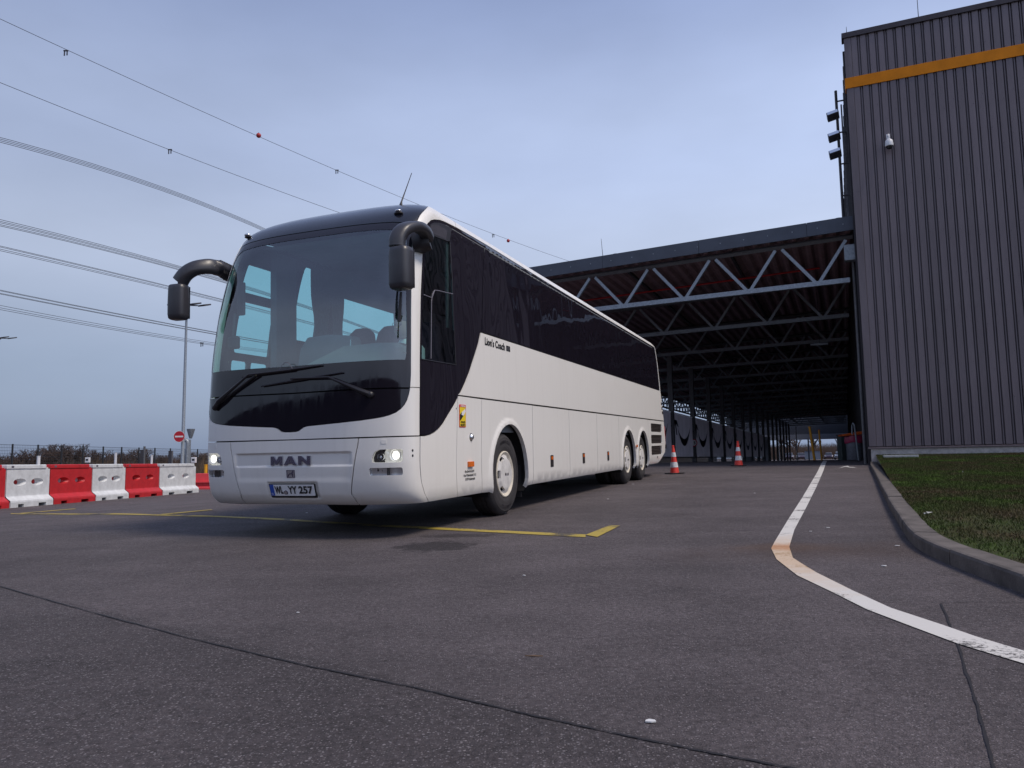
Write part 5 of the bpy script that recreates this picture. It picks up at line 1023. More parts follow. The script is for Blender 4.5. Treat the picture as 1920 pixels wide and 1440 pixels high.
# -- mirrors
def sweep(name, pts, wid, hei, mat, parent, n=14, axis_=(0, 1, 0)):
    """flattened arm: section wide along the bus axis, tall in the plane of the arm"""
    P = [np.array(q, float) for q in pts]; T_ = []; vs = []
    # smooth the path
    Q, Wd, He = [], [], []
    for i in range(len(P) - 1):
        p0, p1, p2, p3 = P[max(i - 1, 0)], P[i], P[i + 1], P[min(i + 2, len(P) - 1)]
        for k in range(5):
            t = k / 5; Q.append(.5 * ((2 * p1) + (-p0 + p2) * t + (2 * p0 - 5 * p1 + 4 * p2 - p3) * t * t + (-p0 + 3 * p1 - 3 * p2 + p3) * t ** 3)); Wd.append(wid[i] + (wid[i + 1] - wid[i]) * t); He.append(hei[i] + (hei[i + 1] - hei[i]) * t)
    Q.append(P[-1]); Wd.append(wid[-1]); He.append(hei[-1]); ax = np.array(axis_, float)
    for i, q in enumerate(Q):
        d = Q[min(i + 1, len(Q) - 1)] - Q[max(i - 1, 0)]; d /= np.linalg.norm(d); b = np.cross(d, ax); b /= np.linalg.norm(b); a = np.cross(b, d)
        for k in range(n):
            t = 2 * math.pi * k / n; c, s = math.cos(t), math.sin(t); e = .7; vs.append(q + a * Wd[i] * np.sign(c) * abs(c) ** e + b * He[i] * np.sign(s) * abs(s) ** e)
    m = MB().add(vs, [(i * n + k, i * n + (k + 1) % n, (i + 1) * n + (k + 1) % n, (i + 1) * n + k) for i in range(len(Q) - 1) for k in range(n)] + [tuple(range(n)), tuple((len(Q) - 1) * n + k for k in range(n))]); return ob(name, m, mat, parent, sm=True, auto=60)
def head(name, c, w, d, h, mat, parent, yaw):
    n = 20; rows = []; lv = [(-1, .55), (-.97, .80), (-.90, .94), (-.7, 1.0), (0, 1.0), (.75, .97), (.92, .93), (.98, .80), (1, .55)]; vs = []
    for z_, k_ in lv:
        for i in range(n):
            t = 2 * math.pi * i / n; cc, ss = math.cos(t), math.sin(t); e = .45
            x, y = np.sign(cc) * abs(cc) ** e * w * k_, np.sign(ss) * abs(ss) ** (e if ss > 0 else .75) * d * k_ * (1.0 if ss < 0 else .55)
            vs.append((c[0] + x * math.cos(yaw) - y * math.sin(yaw), c[1] + x * math.sin(yaw) + y * math.cos(yaw), c[2] + z_ * h))
    m = MB().add(vs, [(i * n + k, i * n + (k + 1) % n, (i + 1) * n + (k + 1) % n, (i + 1) * n + k) for i in range(len(lv) - 1) for k in range(n)] + [tuple(range(n)), tuple((len(lv) - 1) * n + k for k in range(n))]); o = ob(name, m, mat, parent, sm=True, auto=50)
    g = MB().box((-w * .88, d * .55, -h * .9), (w * .88, d * .56 + .004, h * .9), lambda x, y, z: (c[0] + x * math.cos(yaw) - y * math.sin(yaw), c[1] + x * math.sin(yaw) + y * math.cos(yaw), c[2] + z)); ob('mirror_glass', g, 'chrome', o); return o
# left mirror (seen against the sky)
sweep('mirror_arm', [(-1.20, -1.86, 2.905), (-1.314, -1.95, 2.942), (-1.336, -2.10, 2.973), (-1.345, -2.22, 2.975), (-1.385, -2.30, 2.963), (-1.455, -2.37, 2.931), (-1.534, -2.41, 2.871), (-1.600, -2.42, 2.79)], [.06, .06, .06, .06, .062, .068, .072, .075], [.095, .095, .092, .088, .084, .080, .080, .084], 'mirror_plastic', bus)
m = MB()
for k in range(9): x = -1.300 - k * .004; zc = 2.935 + k * .0045; yc = -1.93 - k * .022; m.tube([(x + .02, yc, zc - .098), (x + .066, yc, zc - .055), (x + .066, yc, zc + .055), (x + .02, yc, zc + .098), (x - .03, yc, zc + .098)], .006, 4)
ob('bellows', m, 'rubber', bus)['kind'] = 'stuff'
head('mirror_head', (-1.61, -2.42, 2.555), .108, .10, .200, 'mirror_plastic', bus, R(6)); ob('mirror_pivot', MB().tube([(-1.61, -2.42, 2.72), (-1.61, -2.42, 2.83)], .02, 8), 'black_trim', bus)
# right mirror (in front of the pillar)
sweep('mirror_arm', [(1.30, -2.03, 3.035), (1.335, -2.20, 3.065), (1.36, -2.42, 3.045), (1.335, -2.60, 2.975), (1.305, -2.67, 2.88), (1.30, -2.68, 2.79)], [.060, .07, .075, .075, .078, .078], [.058, .054, .052, .056, .062, .068], 'mirror_plastic', bus, axis_=(1, .3, 0))
sweep('mirror_base', [(1.16, -2.08, 2.99), (1.235, -2.06, 3.00), (1.31, -2.035, 3.02)], [.10, .105, .085], [.11, .12, .11], 'black_trim', bus)
head('mirror_head', (1.350, -2.68, 2.57), .112, .11, .205, 'mirror_plastic', bus, R(-6)); ob('mirror_pivot', MB().tube([(1.32, -2.70, 2.70), (1.31, -2.69, 2.80)], .03, 8), 'black_trim', bus)
ob('kerb_mirror', MB().tube([(1.30, -2.62, 2.36), (1.285, -2.62, 2.18), (1.28, -2.62, 2.08)], [.012, .018, .022], 8), 'black_trim', bus, sm=True)
# top marker lamps and antenna
for p_ in (-1.17, 1.0):
    z_ = 3.355; q = surf(np.array(p_), np.array(z_)); nn_ = snorm(np.array(p_), np.array(z_)); o = ob('marker_base', MB().ball(tuple(q + nn_ * .004), .040, 10, (1.3, 1, .45)), 'black_trim', bus, sm=True); ob('marker_lamp', MB().ball(tuple(q + nn_ * .028 + np.array([0, 0, .006])), .030, 10, (1.2, 1, .55)), 'chrome', o, sm=True)
q = surf(np.array(.86), np.array(3.62)); o = ob('antenna', MB().tube([(.70, -1.52, 3.60), (.70, -1.50, 3.66), (.725, -1.45, 3.80), (.77, -1.38, 4.02)], [.022, .009, .006, .004], 8), 'black_trim', bus, sm=True)
for k in range(7): yk = -.4 + k * .95; ob('roof_bolt', MB().tube([(W - fI(3.74), yk, 3.74), (W - fI(3.74), yk, 3.775)], .015, 6), 'black_trim', bus)
# small horn on the glass band: reflection of the wall camera does this job; grab handle above the door
# -- interior
inn = ob('floor', MB().box((-1.2, -2.0, 1.05), (1.2, 11.2, 1.10)), 'interior_grey', bus)
ob('headliner', MB().box((-1.12, -1.15, 3.36), (1.12, 11.2, 3.39)), 'ceiling', bus)
ob('headliner_front', MB().add([(x, y, z) for x in (-1.08, 1.08) for y, z in ((-2.03, 3.16), (-1.75, 3.26), (-1.15, 3.36))], [(0, 1, 4, 3), (1, 2, 5, 4)]), 'ceiling', bus)
m = MB().add([(x, y, z) for x in (-1.17, -.8, 0, .35, .8, 1.17) for y, z in ((-2.46 + .10 * abs(x) ** 3, 1.50), (-2.40 + .16 * abs(x) ** 3, 1.735 + .02 * (x > .2)), (-2.15, 1.79 + (.17 if .2 < x < 1 else 0)), (-1.75, 1.78 + (.12 if .2 < x < 1 else 0)), (-1.65, 1.2))], [(5 * i + k, 5 * i + k + 1, 5 * i + 6 + k, 5 * i + 5 + k) for i in range(5) for k in range(4)]); ob('dashboard', m, 'dash', bus, sm=True, auto=50)
ob('dash_cowl', MB().lathe([(.30, 0), (.29, .05), (.20, .11), (.001, .13)], 24, lambda r_, a, h: (.66 + r_ * 1.35 * math.cos(a), -2.02 + r_ * .5 * math.sin(a), 1.86 + h)), 'dash', bus, sm=True)
ob('guide_console', MB().prism([(-.55, 1.70), (-.50, 2.02), (-.40, 2.16), (-.10, 2.17), (.18, 2.14), (.24, 1.95), (.22, 1.70)], (-1.75, -1.55), lambda u, v, d: (u, d, v)), 'interior_grey', bus, bevel=.03)
ob('console_rail', MB().tube([(.20, -1.80, 1.72), (.22, -1.80, 2.08)], .012, 8), 'chrome', bus)
def seat(x, y, zf, w=.46, headz=.78, mat='seat_cloth'):
    o = ob('seat', MB().box((x - w / 2, y - .25, zf + .36), (x + w / 2, y + .22, zf + .48)), mat, bus, bevel=.05)
    ob('backrest', MB().prism([(-w / 2, .42), (-w / 2 - .01, .9), (-w / 2 + .05, 1.18), (-w / 2 + .14, 1.26), (w / 2 - .14, 1.26), (w / 2 - .05, 1.18), (w / 2 + .01, .9), (w / 2, .42)], (0, .13), lambda u, v, d: (x + u, y + .20 + d + (v - .42) * .16, zf + v)), mat, o, bevel=.035); ob('pedestal', MB().box((x - .12, y - .15, zf), (x + .12, y + .15, zf + .36)), 'interior_grey', o); return o
for r_ in range(12):
    for x in (-.88, -.42, .42, .88): seat(x, -.30 + r_ * .86 + (0 if x > 0 else .10), 1.35 if r_ else 1.30)
seat(.75, -1.42, 1.08)
for sgn in (-1, 1): ob('luggage_rack', MB().prism([(.62, 3.02), (1.10, 2.98), (1.16, 3.30), (.70, 3.22)], (-.4, 11.0), lambda u, v, d: (sgn * u, d, v)), 'interior_grey', bus)
ob('interior_rear', MB().box((-1.15, 11.0, 1.1), (1.15, 11.05, 3.38)), 'interior_grey', bus)
ob('right_inner_wall', MB().box((1.17, -1.38, 2.2), (1.19, 11.0, 3.36)), 'interior_grey', bus); ob('right_sill', MB().box((1.17, -2.0, 1.1), (1.20, 11.0, 1.72)), 'interior_grey', bus); ob('left_sill', MB().box((-1.20, -1.38, 1.1), (-1.17, 11.0, 2.24)), 'interior_grey', bus)
def curtain(y0, y1, z0, z1, waist):
    m = MB(); n_ = 26; vs = []
    for j in range(9):
        v_ = j / 8; z_ = z1 + (z0 - z1) * v_; nar = 1 - waist * math.exp(-((v_ - .72) / .22) ** 2)
        for i in range(n_): u = i / (n_ - 1); vs.append((-1.13 + .022 * math.sin(u * 40), y0 + (y1 - y0) * (.5 + (u - .5) * nar), z_))
    m.add(vs, [(j * n_ + i, j * n_ + i + 1, (j + 1) * n_ + i + 1, (j + 1) * n_ + i) for j in range(8) for i in range(n_ - 1)]); return ob('curtain', m, 'curtain', bus, sm=True)
curtain(-.66, -.22, 2.25, 3.30, .35); curtain(-.20, .10, 2.25, 3.30, .35); curtain(1.50, 1.95, 2.25, 3.3, .3); curtain(3.5, 3.95, 2.25, 3.3, .3)
ob('door_post', MB().box((-1.19, -1.39, 1.1), (-1.10, -1.0, 3.3)), 'interior_grey', bus)
ob('door_mirror', MB().box((-1.12, -2.22, 2.02), (-.98, -2.16, 2.16)), 'black_trim', bus, bevel=.02); ob('mirror_stalk', MB().tube([(-1.05, -2.20, 2.15), (-1.06, -2.16, 2.42)], .018, 6), 'black_trim', bus)
ob('sun_blind', MB().box((-1.13, -2.06, 2.42), (-1.02, -2.03, 2.80)), 'black_trim', bus, bevel=.02)
ob('steering_wheel', MB().lathe([(.225 + .016 * math.cos(a), .016 * math.sin(a)) for a in np.linspace(0, 2 * math.pi, 9)], 28, lambda r_, a, h: (.70 + r_ * math.cos(a), -1.86 + r_ * math.sin(a) * .86 - h * .5, 1.90 + r_ * math.sin(a) * .5 + h * .86)), 'black_trim', bus, sm=True)
# -- driver
def skin_body(name, verts, edges, radii, mat, parent, root=0, sub=1):
    me = bpy.data.meshes.new(name); me.from_pydata(verts, edges, []); o = link(name, me, parent); sk = o.modifiers.new('s', 'SKIN'); ss = o.modifiers.new('d', 'SUBSURF'); ss.levels = ss.render_levels = sub
    for i, r_ in enumerate(radii): me.skin_vertices[0].data[i].radius = (r_, r_)
    me.skin_vertices[0].data[root].use_root = True
    dg = bpy.context.evaluated_depsgraph_get(); dg.update(); m2 = bpy.data.meshes.new_from_object(o.evaluated_get(dg)); o.modifiers.clear(); o.data = m2; m2.materials.clear(); m2.materials.append(MT[mat]); m2.shade_smooth(); return o
dv = bpy.data.objects.new('person', None); COL.objects.link(dv); dv.matrix_basis = M_BUS @ Matrix.Translation((.75, -1.57, 1.47)); tag(dv, 'driver in white shirt, dark waistcoat and glasses behind the coach wheel', 'person')
V = [(0, .05, .08), (0, .03, .25), (0, 0, .45), (0, -.01, .55), (0, -.03, .62), (.19, 0, .47), (.24, -.10, .24), (.17, -.33, .30), (-.19, 0, .47), (-.24, -.10, .24), (-.17, -.33, .30), (.10, 0, .06), (.12, -.38, .08), (.12, -.42, -.30), (-.10, 0, .06), (-.12, -.38, .08), (-.12, -.42, -.30), (.14, -.42, .36), (-.14, -.42, .36)]
E_ = [(0, 1), (1, 2), (2, 3), (3, 4), (2, 5), (5, 6), (6, 7), (7, 17), (2, 8), (8, 9), (9, 10), (10, 18), (0, 11), (11, 12), (12, 13), (0, 14), (14, 15), (15, 16)]
body = skin_body('body', V, E_, [.15, .15, .15, .06, .055, .075, .05, .038, .075, .05, .038, .09, .065, .05, .09, .065, .05, .03, .03], 'shirt', dv)
m = MB(); prof_ = [(0.0, -.125), (.035, -.12), (.06, -.095), (.075, -.05), (.082, 0), (.082, .05), (.07, .095), (.04, .12), (.0005, .127)]
hd = ob('head', MB().lathe([(max(r_, .0005), h) for r_, h in prof_], 24, lambda r_, a, h: (r_ * math.cos(a), -.05 + r_ * 1.18 * math.sin(a) - (.012 if h < -.03 and math.sin(a) < -.3 else 0), .735 + h)), 'skin', dv, sm=True, auto=80)
ob('nose', MB().lathe([(.002, .03), (.010, .0), (.016, -.022), (.003, -.03)], 8, lambda r_, a, h: (r_ * math.cos(a), -.155 + r_ * math.sin(a) - (.008 if h < 0 else 0), .73 + h)), 'skin', hd, sm=True)
for sgn in (-1, 1):
    ob('ear', MB().ball((sgn * .084, -.045, .735), .022, 8, (.4, .8, 1.3)), 'skin', hd, sm=True); ob('eye', MB().ball((sgn * .031, -.138, .752), .010, 8), 'ink', hd, sm=True)
    ob('glasses', MB().lathe([(.024 + .003 * math.cos(a), .003 * math.sin(a)) for a in np.linspace(0, 6.28, 6)], 16, lambda r_, a, h: (sgn * .033 + r_ * math.cos(a), -.158 + h, .750 + r_ * .8 * math.sin(a))), 'ink', hd)
ob('mouth', MB().box((-.022, -.150, .682), (.022, -.146, .688)), 'sticker_red', hd)
ob('hair', MB().lathe([(.084, .045), (.086, .07), (.078, .10), (.05, .128), (.0005, .138)], 24, lambda r_, a, h: (r_ * math.cos(a), -.042 + r_ * 1.18 * math.sin(a), .735 + h - (.03 if math.sin(a) > 0 and h < .06 else 0))), 'hair', hd, sm=True)
m = MB().prism([(-.13, .05), (-.15, .48), (-.06, .55), (0, .36), (.06, .55), (.15, .48), (.13, .05)], (-.165, -.15), lambda u, v, d: (u, d + .03 + (v > .5) * .06, v)); ob('waistcoat', m, 'vest', dv, bevel=.01)
ob('tie', MB().prism([(-.018, .53), (.018, .53), (.026, .30), (0, .26), (-.026, .30)], (-.158, -.150), lambda u, v, d: (u, d + .0 + (v > .5) * .04, v)), 'tie', dv)
ob('collar', MB().tube([(-.06, -.10, .50), (0, -.14, .53), (.06, -.10, .50), (.05, .03, .56), (-.05, .03, .56), (-.06, -.10, .50)], .014, 6), 'shirt', dv, sm=True)
for sgn in (-1, 1):
    hnd = ob('hand', MB().ball((sgn * .145, -.445, .385), .034, 8, (.9, .75, 1.1)), 'skin', dv, sm=True)
    for k in range(4): ob('finger', MB().tube([(sgn * .145 - sgn * .02 * (k - 1.5) * 0, -.462, .365 + k * .017), (sgn * .125, -.495, .372 + k * .017), (sgn * .118, -.475, .365 + k * .017)], [.009, .008, .007], 6), 'skin', hnd, sm=True)
    ob('thumb', MB().tube([(sgn * .15, -.44, .40), (sgn * .13, -.455, .425), (sgn * .115, -.47, .43)], [.011, .009, .008], 6), 'skin', hnd, sm=True)

# ================================================================== THE YARD: cones, posts, bin, barriers, fence, lamps
def cone(P, label, h=.76):
    o = thing('traffic_cone', label, 'traffic cone', (P[0], P[1], float(zg(P[0], P[1]))), group='traffic cones beside the drive'); k = h / .76
    m = MB().prism([(-.17, -.21), (.17, -.21), (.21, -.17), (.21, .17), (.17, .21), (-.17, .21), (-.21, .17), (-.21, -.17)], (0.006, .032), lambda u, v, d: (u * k, v * k, d)); ob('base', m, 'rubber', o, bevel=.006)
    R_ = lambda z: (.125 - (.125 - .030) * z / .72) * k
    bands = [(.03, .175, 'cone_red'), (.175, .315, 'cone_white'), (.315, .455, 'cone_red'), (.455, .575, 'cone_white'), (.575, .70, 'cone_red')]
    for a, b, mt_ in bands:
        e = .004 if mt_ == 'cone_white' else 0; ob('white_band' if mt_ == 'cone_white' else 'red_band', MB().lathe([(R_(a) + e, a * k), (R_(b) + e, b * k)], 32), mt_, o, sm=True)
    ob('tip', MB().lathe([(R_(.70), .70 * k), (R_(.71), .712 * k), (.024 * k, .718 * k), (.034 * k, .728 * k), (.034 * k, .752 * k), (.022 * k, .76 * k), (.001, .76 * k)], 20), 'cone_red', o, sm=True); return o
P1 = gp(1265, 888.5); c1 = cone(P1, 'nearer orange and white traffic cone just behind the coach tail', .77); c1.rotation_euler = (0, R(-1.5), .3)
d_ = ray(1385, 871); P2 = EYE + d_ * (24.6 / d_[1]); c2 = cone(P2, 'farther orange and white traffic cone in front of the dark screens', .80); c2.rotation_euler = (0, 0, 1.1)
# yellow posts, leaning
def world_at(px, py, Y): d = ray(px, py); return EYE + d * (Y / d[1])
for (x0, x1, yt, Y, lb) in ((1527.5, 1518, 801, 32.5, 'taller yellow steel post, left of the leaning pair'), (1541, 1535.5, 807, 36, 'shorter yellow steel post, right of the leaning pair')):
    a, b = world_at(x0, 864, Y), world_at(x1, yt, Y); a[2] = zg(a[0], a[1]) - .02; o = thing('yellow_post', lb, 'post', a, group='leaning yellow posts'); r = .062 if Y < 34 else .052
    ob('shaft', MB().tube([(0, 0, 0), tuple(b - a)], r, 4), 'yellow_post', o, bevel=.008); ob('cap', MB().tube([tuple(b - a), tuple(b - a + np.array([-.003, 0, .03]))], r * 1.1, 4), 'orange' if Y > 34 else 'yellow_post', o); ob('foot_plate', MB().box((-.12, -.12, .0), (.12, .12, .03)), 'steel_dark', o)
# bin under the wall with orange hood
P = world_at(1604, 858, 27.6); P[2] = zg(P[0], P[1]); o = thing('waste_bin', 'round grey bin with orange hood and pink bag beside the warehouse corner', 'bin', P); zt_ = 1.72 - P[2]
ob('drum', MB().lathe([(.001, .02), (.28, .02), (.29, .05), (.29, zt_ - .10), (.27, zt_ - .08)], 32), 'bin_steel', o, sm=True)
m = MB().lathe([(.32, zt_ - .28), (.335, zt_ - .20), (.315, zt_ - .06), (.29, zt_ - .05)], 32, lambda r_, a, h: (r_ * (1 + .04 * math.sin(a * 7)) * math.cos(a), r_ * (1 + .04 * math.sin(a * 5)) * math.sin(a), h - .05 * abs(math.sin(a * 1.5)) * (h < zt_ - .1))); ob('bag', m, 'bag_pink', o, sm=True)
ob('hood', MB().prism([(-.50, .01), (-.42, .05), (.30, .16), (.38, .12), (.38, .06), (-.46, -.02)], (-.24, .24), lambda u, v, d: (u, d, zt_ + v - .05)), 'orange', o, bevel=.01)
P = world_at(1585, 858, 29.0); P[2] = zg(P[0], P[1]); o = thing('cabinet', 'dark green cabinet standing behind the round bin', 'cabinet', P); ob('housing', MB().box((-.20, -.2, 0), (.22, .2, 1.72 - P[2])), 'bin_dark', o, bevel=.01); ob('lid', MB().box((-.22, -.22, 1.72 - P[2]), (.24, .22, 1.76 - P[2])), 'ink', o)
a = world_at(1610, 861, 26.6); b = world_at(1600, 789, 26.6); o = thing('guard_rail', 'grey bent guard pipe in front of the round bin', 'guard rail', (a[0], a[1], float(zg(a[0], a[1]))))
q = b - a; ob('pipe', MB().tube([(0, 0, -.02), (q[0] * .35, 0, q[2] * .45), (q[0] * .62, 0, q[2] * .80), (q[0] * .80, 0, q[2] * .95), (q[0] * 1.0, .05, q[2] * 1.0), (q[0] * 1.10, .10, q[2] * .93), (q[0] * 1.12, .12, q[2] * .70)], .028, 8), 'galv', o, sm=True); ob('foot_plate', MB().box((-.09, -.09, 0), (.09, .09, .02)), 'steel_dark', o)

# plastic barriers
BX = lambda Y: -13.2 + .08 * Y; bd = np.array([.08, 1.0, 0]); bd /= np.linalg.norm(bd)
def Yof(px):
    k = (px - 960) / F_PX * 1.0; d = ray(px, 900); s_ = d[0] / d[1]; return -13.2 / (s_ - .08)
def barrier(px0, px1, colr, label, plug):
    Y0, Y1 = Yof(px0), Yof(px1); L_ = (Y1 - Y0) / bd[1]; z = float(zg(BX(Y0), Y0)) * .5 + float(zg(BX(Y1), Y1)) * .5
    # local x along the barrier, y outward away from the drive (-), z up ; picture side is -y
    ax = bd; ay = np.array([-bd[1], bd[0], 0]); M_ = mat4(ax, ay, (0, 0, 1), (BX(Y0), Y0, z)); o = thing('plastic_barrier', label, 'barrier', mtx=M_, group='red and white plastic barriers'); Ht = .99
    mt_ = 'barrier_' + colr; m = MB(); e0, e1 = .01, L_ - .012
    holes_ = [(L_ * .30, .58), (L_ * .70, .58)]; yf = -.115; big = [[(cx + .21 * math.cos(a), cz + .085 * math.sin(a)) for a in np.linspace(0, 2 * math.pi, 22, endpoint=False)] for cx, cz in holes_]
    fo = [(e0, .26), (e1, .26), (e1, .885), (e0, .885)]; V_, T, lp = cdt(fo, big, .12, .12, 1.0)
    m.add([(a, yf, b) for a, b in V_], [tuple(int(i) for i in t) for t in T])
    for cx, cz in holes_:                     # dished hole running back to a round through-opening, shifted along the barrier
        A = np.linspace(0, 2 * math.pi, 22, endpoint=False); rings = []
        for t in (0, .25, .6, 1): rings.append([(cx + .02 * t + (.21 * (1 - t) + .062 * t) * math.cos(a), yf + .13 * t ** 1.0, cz + (.085 * (1 - t) + .052 * t) * math.sin(a)) for a in A])
        vs = [p_ for r_ in rings for p_ in r_]; m.add(vs, [(i * 22 + k, i * 22 + (k + 1) % 22, (i + 1) * 22 + (k + 1) % 22, (i + 1) * 22 + k) for i in range(3) for k in range(22)])
        ob('hole_plug', MB().add([(cx + .02 + .063 * math.cos(a), yf + .128, cz + .054 * math.sin(a)) for a in A], [tuple(range(22))]), plug[holes_.index((cx, cz))], o)
    m.box((e0, -yf, .26), (e1, -yf - .002, .885)); m.box((e0 - .001, yf, .26), (e0 + .001, -yf, .885)); m.box((e1 - .001, yf, .26), (e1 + .001, -yf, .885))
    w0 = -.24; 
    for sg_ in (1, -1): m.add([(x, sg_ * y, z_) for x in (e0, e1) for y, z_ in ((yf, .26), (yf - .012, .235), (w0 + .01, .155), (w0, .12))], [(0, 1, 5, 4), (1, 2, 6, 5), (2, 3, 7, 6)])
    n0 = [(e0, .12 * L_ + .08), (.30 * L_, .64 * L_), (.82 * L_, e1)]; m.box((e0, w0, .075), (e1, -w0, .12))
    for a, b in n0: m.box((a, w0, 0.0), (b, -w0, .075))
    body_ = ob('body', m, mt_, o, bevel=0.0)
    ob('cap', MB().box((e0 - .02, -.135, .885), (e1 - .14, .135, Ht)), mt_, o, bevel=.02); ob('tongue', MB().box((e1 - .135, -.06, .885), (e1 + .02, .06, .92)), mt_, o)
    ob('cap_label', MB().box((.12, -.138, .915), (.20, -.136, .965)), 'seal', o); return o
barrier(-92, 2, 'red', 'red plastic barrier cut off by the left edge of the view', ('barrier_white', 'barrier_white'))
barrier(3, 85, 'white', 'nearest white plastic barrier, at the left edge', ('barrier_red', 'barrier_red'))
barrier(85.5, 165, 'red', 'nearest red plastic barrier, with white showing through its holes', ('barrier_white', 'barrier_white'))
barrier(165.5, 228, 'white', 'middle white plastic barrier between the two red ones', ('barrier_white', 'barrier_red'))
barrier(228.5, 292, 'red', 'farther red plastic barrier in the row', ('barrier_red', 'barrier_white'))
barrier(292.5, 361, 'white', 'last white plastic barrier in the row, below the no entry sign', ('barrier_white', 'barrier_red'))
a = world_at(359, 921, 30.0); m = MB(); o = thing('low_barrier', 'low bright red barrier behind the left corner of the coach', 'barrier', (a[0], a[1], 0.0)); 
ob('body', MB().prism([(-.25, .02), (-.25, .12), (-.14, .22), (-.12, .66), (.12, .66), (.14, .22), (.25, .12), (.25, .02)], (0, 3.2), lambda u, v, d: (d, u, v)), 'barrier_pink', o, bevel=.015); ob('ledge', MB().box((.02, -.26, .30), (3.18, -.13, .34)), 'barrier_pink', o)

# mesh fence
FX = [22.5, 70.5, 115, 155, 193, 227.5, 260, 290, 319, 345, 370, 393, 414]
FX = [-27] + FX; fpts = []
for px in FX: Y = 62535 / (1160 - px); b_ = world_at(px, 860, Y); fpts.append((b_[0], b_[1]))
zt_f = [world_at(px, 832.5 + (px - 23) / 347 * 9.5, 62535 / (1160 - px))[2] for px in FX]
fe = thing('mesh_fence', 'dark wire mesh fence with posts behind the plastic barriers', 'fence', (0, 0, 0))
for i, (x, y) in enumerate(fpts):
    z = float(zg(x, y)); 
    if i == 0: p0_ = ob('post', MB().box((-.045, -.045, -.1), (.045, .045, 2.62)), 'fence_dark', fe)
    o = p0_ if i == 0 else p0_.copy(); 
    if i: COL.objects.link(o); o.parent = fe
    o.matrix_basis = Matrix.Translation((x, y, z)) @ Matrix.Scale((zt_f[i] - z) / 2.62, 4, (0, 0, 1))
for i in range(len(fpts) - 1):
    a, b = np.array([*fpts[i], float(zg(*fpts[i]))]), np.array([*fpts[i + 1], float(zg(*fpts[i + 1]))]); m = MB(); ha, hb = zt_f[i] - a[2] - .06, zt_f[i + 1] - b[2] - .06
    for k in range(13): f_ = k / 12; r_ = .010 if k % 4 else .016; m.tube([a + (0, 0, .08 + (ha - .08) * f_), b + (0, 0, .08 + (hb - .08) * f_)], r_, 3, cap=False)
    for k in range(1, 16): f_ = k / 16; q = a + (b - a) * f_; m.tube([q + (0, 0, .08), q + (0, 0, ha + (hb - ha) * f_)], .0055, 3, cap=False)
    o = ob('mesh_panel', m, 'fence_dark', fe); o['kind'] = 'stuff'
# small posts and boxes behind the barriers
def stub(px, ytop, Y, r, mat, label, name='short_post', cat='post', mat2=None):
    b_ = world_at(px, ytop, Y); z = float(zg(b_[0], b_[1])); o = thing(name, label, cat, (b_[0], b_[1], z)); ob('shaft', MB().tube([(0, 0, -.05), (0, 0, b_[2] - z)], r, 12), mat, o, sm=True); ob('cap', MB().tube([(0, 0, b_[2] - z), (0, 0, b_[2] - z + .03)], r * 1.12, 12), mat2 or mat, o); return o
stub(72.5, 856, 36, .075, 'white_plastic', 'white capped post behind the joint of the first two barriers')
stub(217, 850, 38, .062, 'white_plastic', 'taller white post behind the middle white barrier')
stub(284.5, 854.5, 40, .055, 'white_plastic', 'slim white post left of the lamp mast')
stub(386, 872, 35, .075, 'yellow_post', 'short yellow post beside the left headlight of the coach', name='yellow_bollard', cat='bollard')
for px, yt, Y, lb in ((271, 838, 44, 'dark steel post with a bracket right of the tallest white post'), (323, 846, 48, 'thin dark steel post between white post and lamp mast')):
    o = stub(px, yt, Y, .06, 'galv_dark', lb, name='steel_post'); ob('bracket', MB().box((-.22, -.05, .8), (0, .05, 1.9)), 'steel_dark', o)
for px, py, Y, lb in ((164.5, 863, 33, 'small pale meter box on feet behind the first red barrier'), (363.5, 863, 30, 'small pale meter box behind the last white barrier')):
    b_ = world_at(px, py, Y); z = float(zg(b_[0], b_[1])); o = thing('meter_box', lb, 'box', (b_[0], b_[1], z)); h_ = b_[2] - z
    ob('housing', MB().box((-.09, -.06, h_ - .1), (.09, .06, h_ + .12)), 'white_plastic', o, bevel=.01); ob('leg', MB().box((-.03, -.03, 0), (.03, .03, h_ - .1)), 'galv_dark', o); ob('display', MB().box((-.05, -.065, h_ - .02), (.05, -.061, h_ + .06)), 'ink', o)

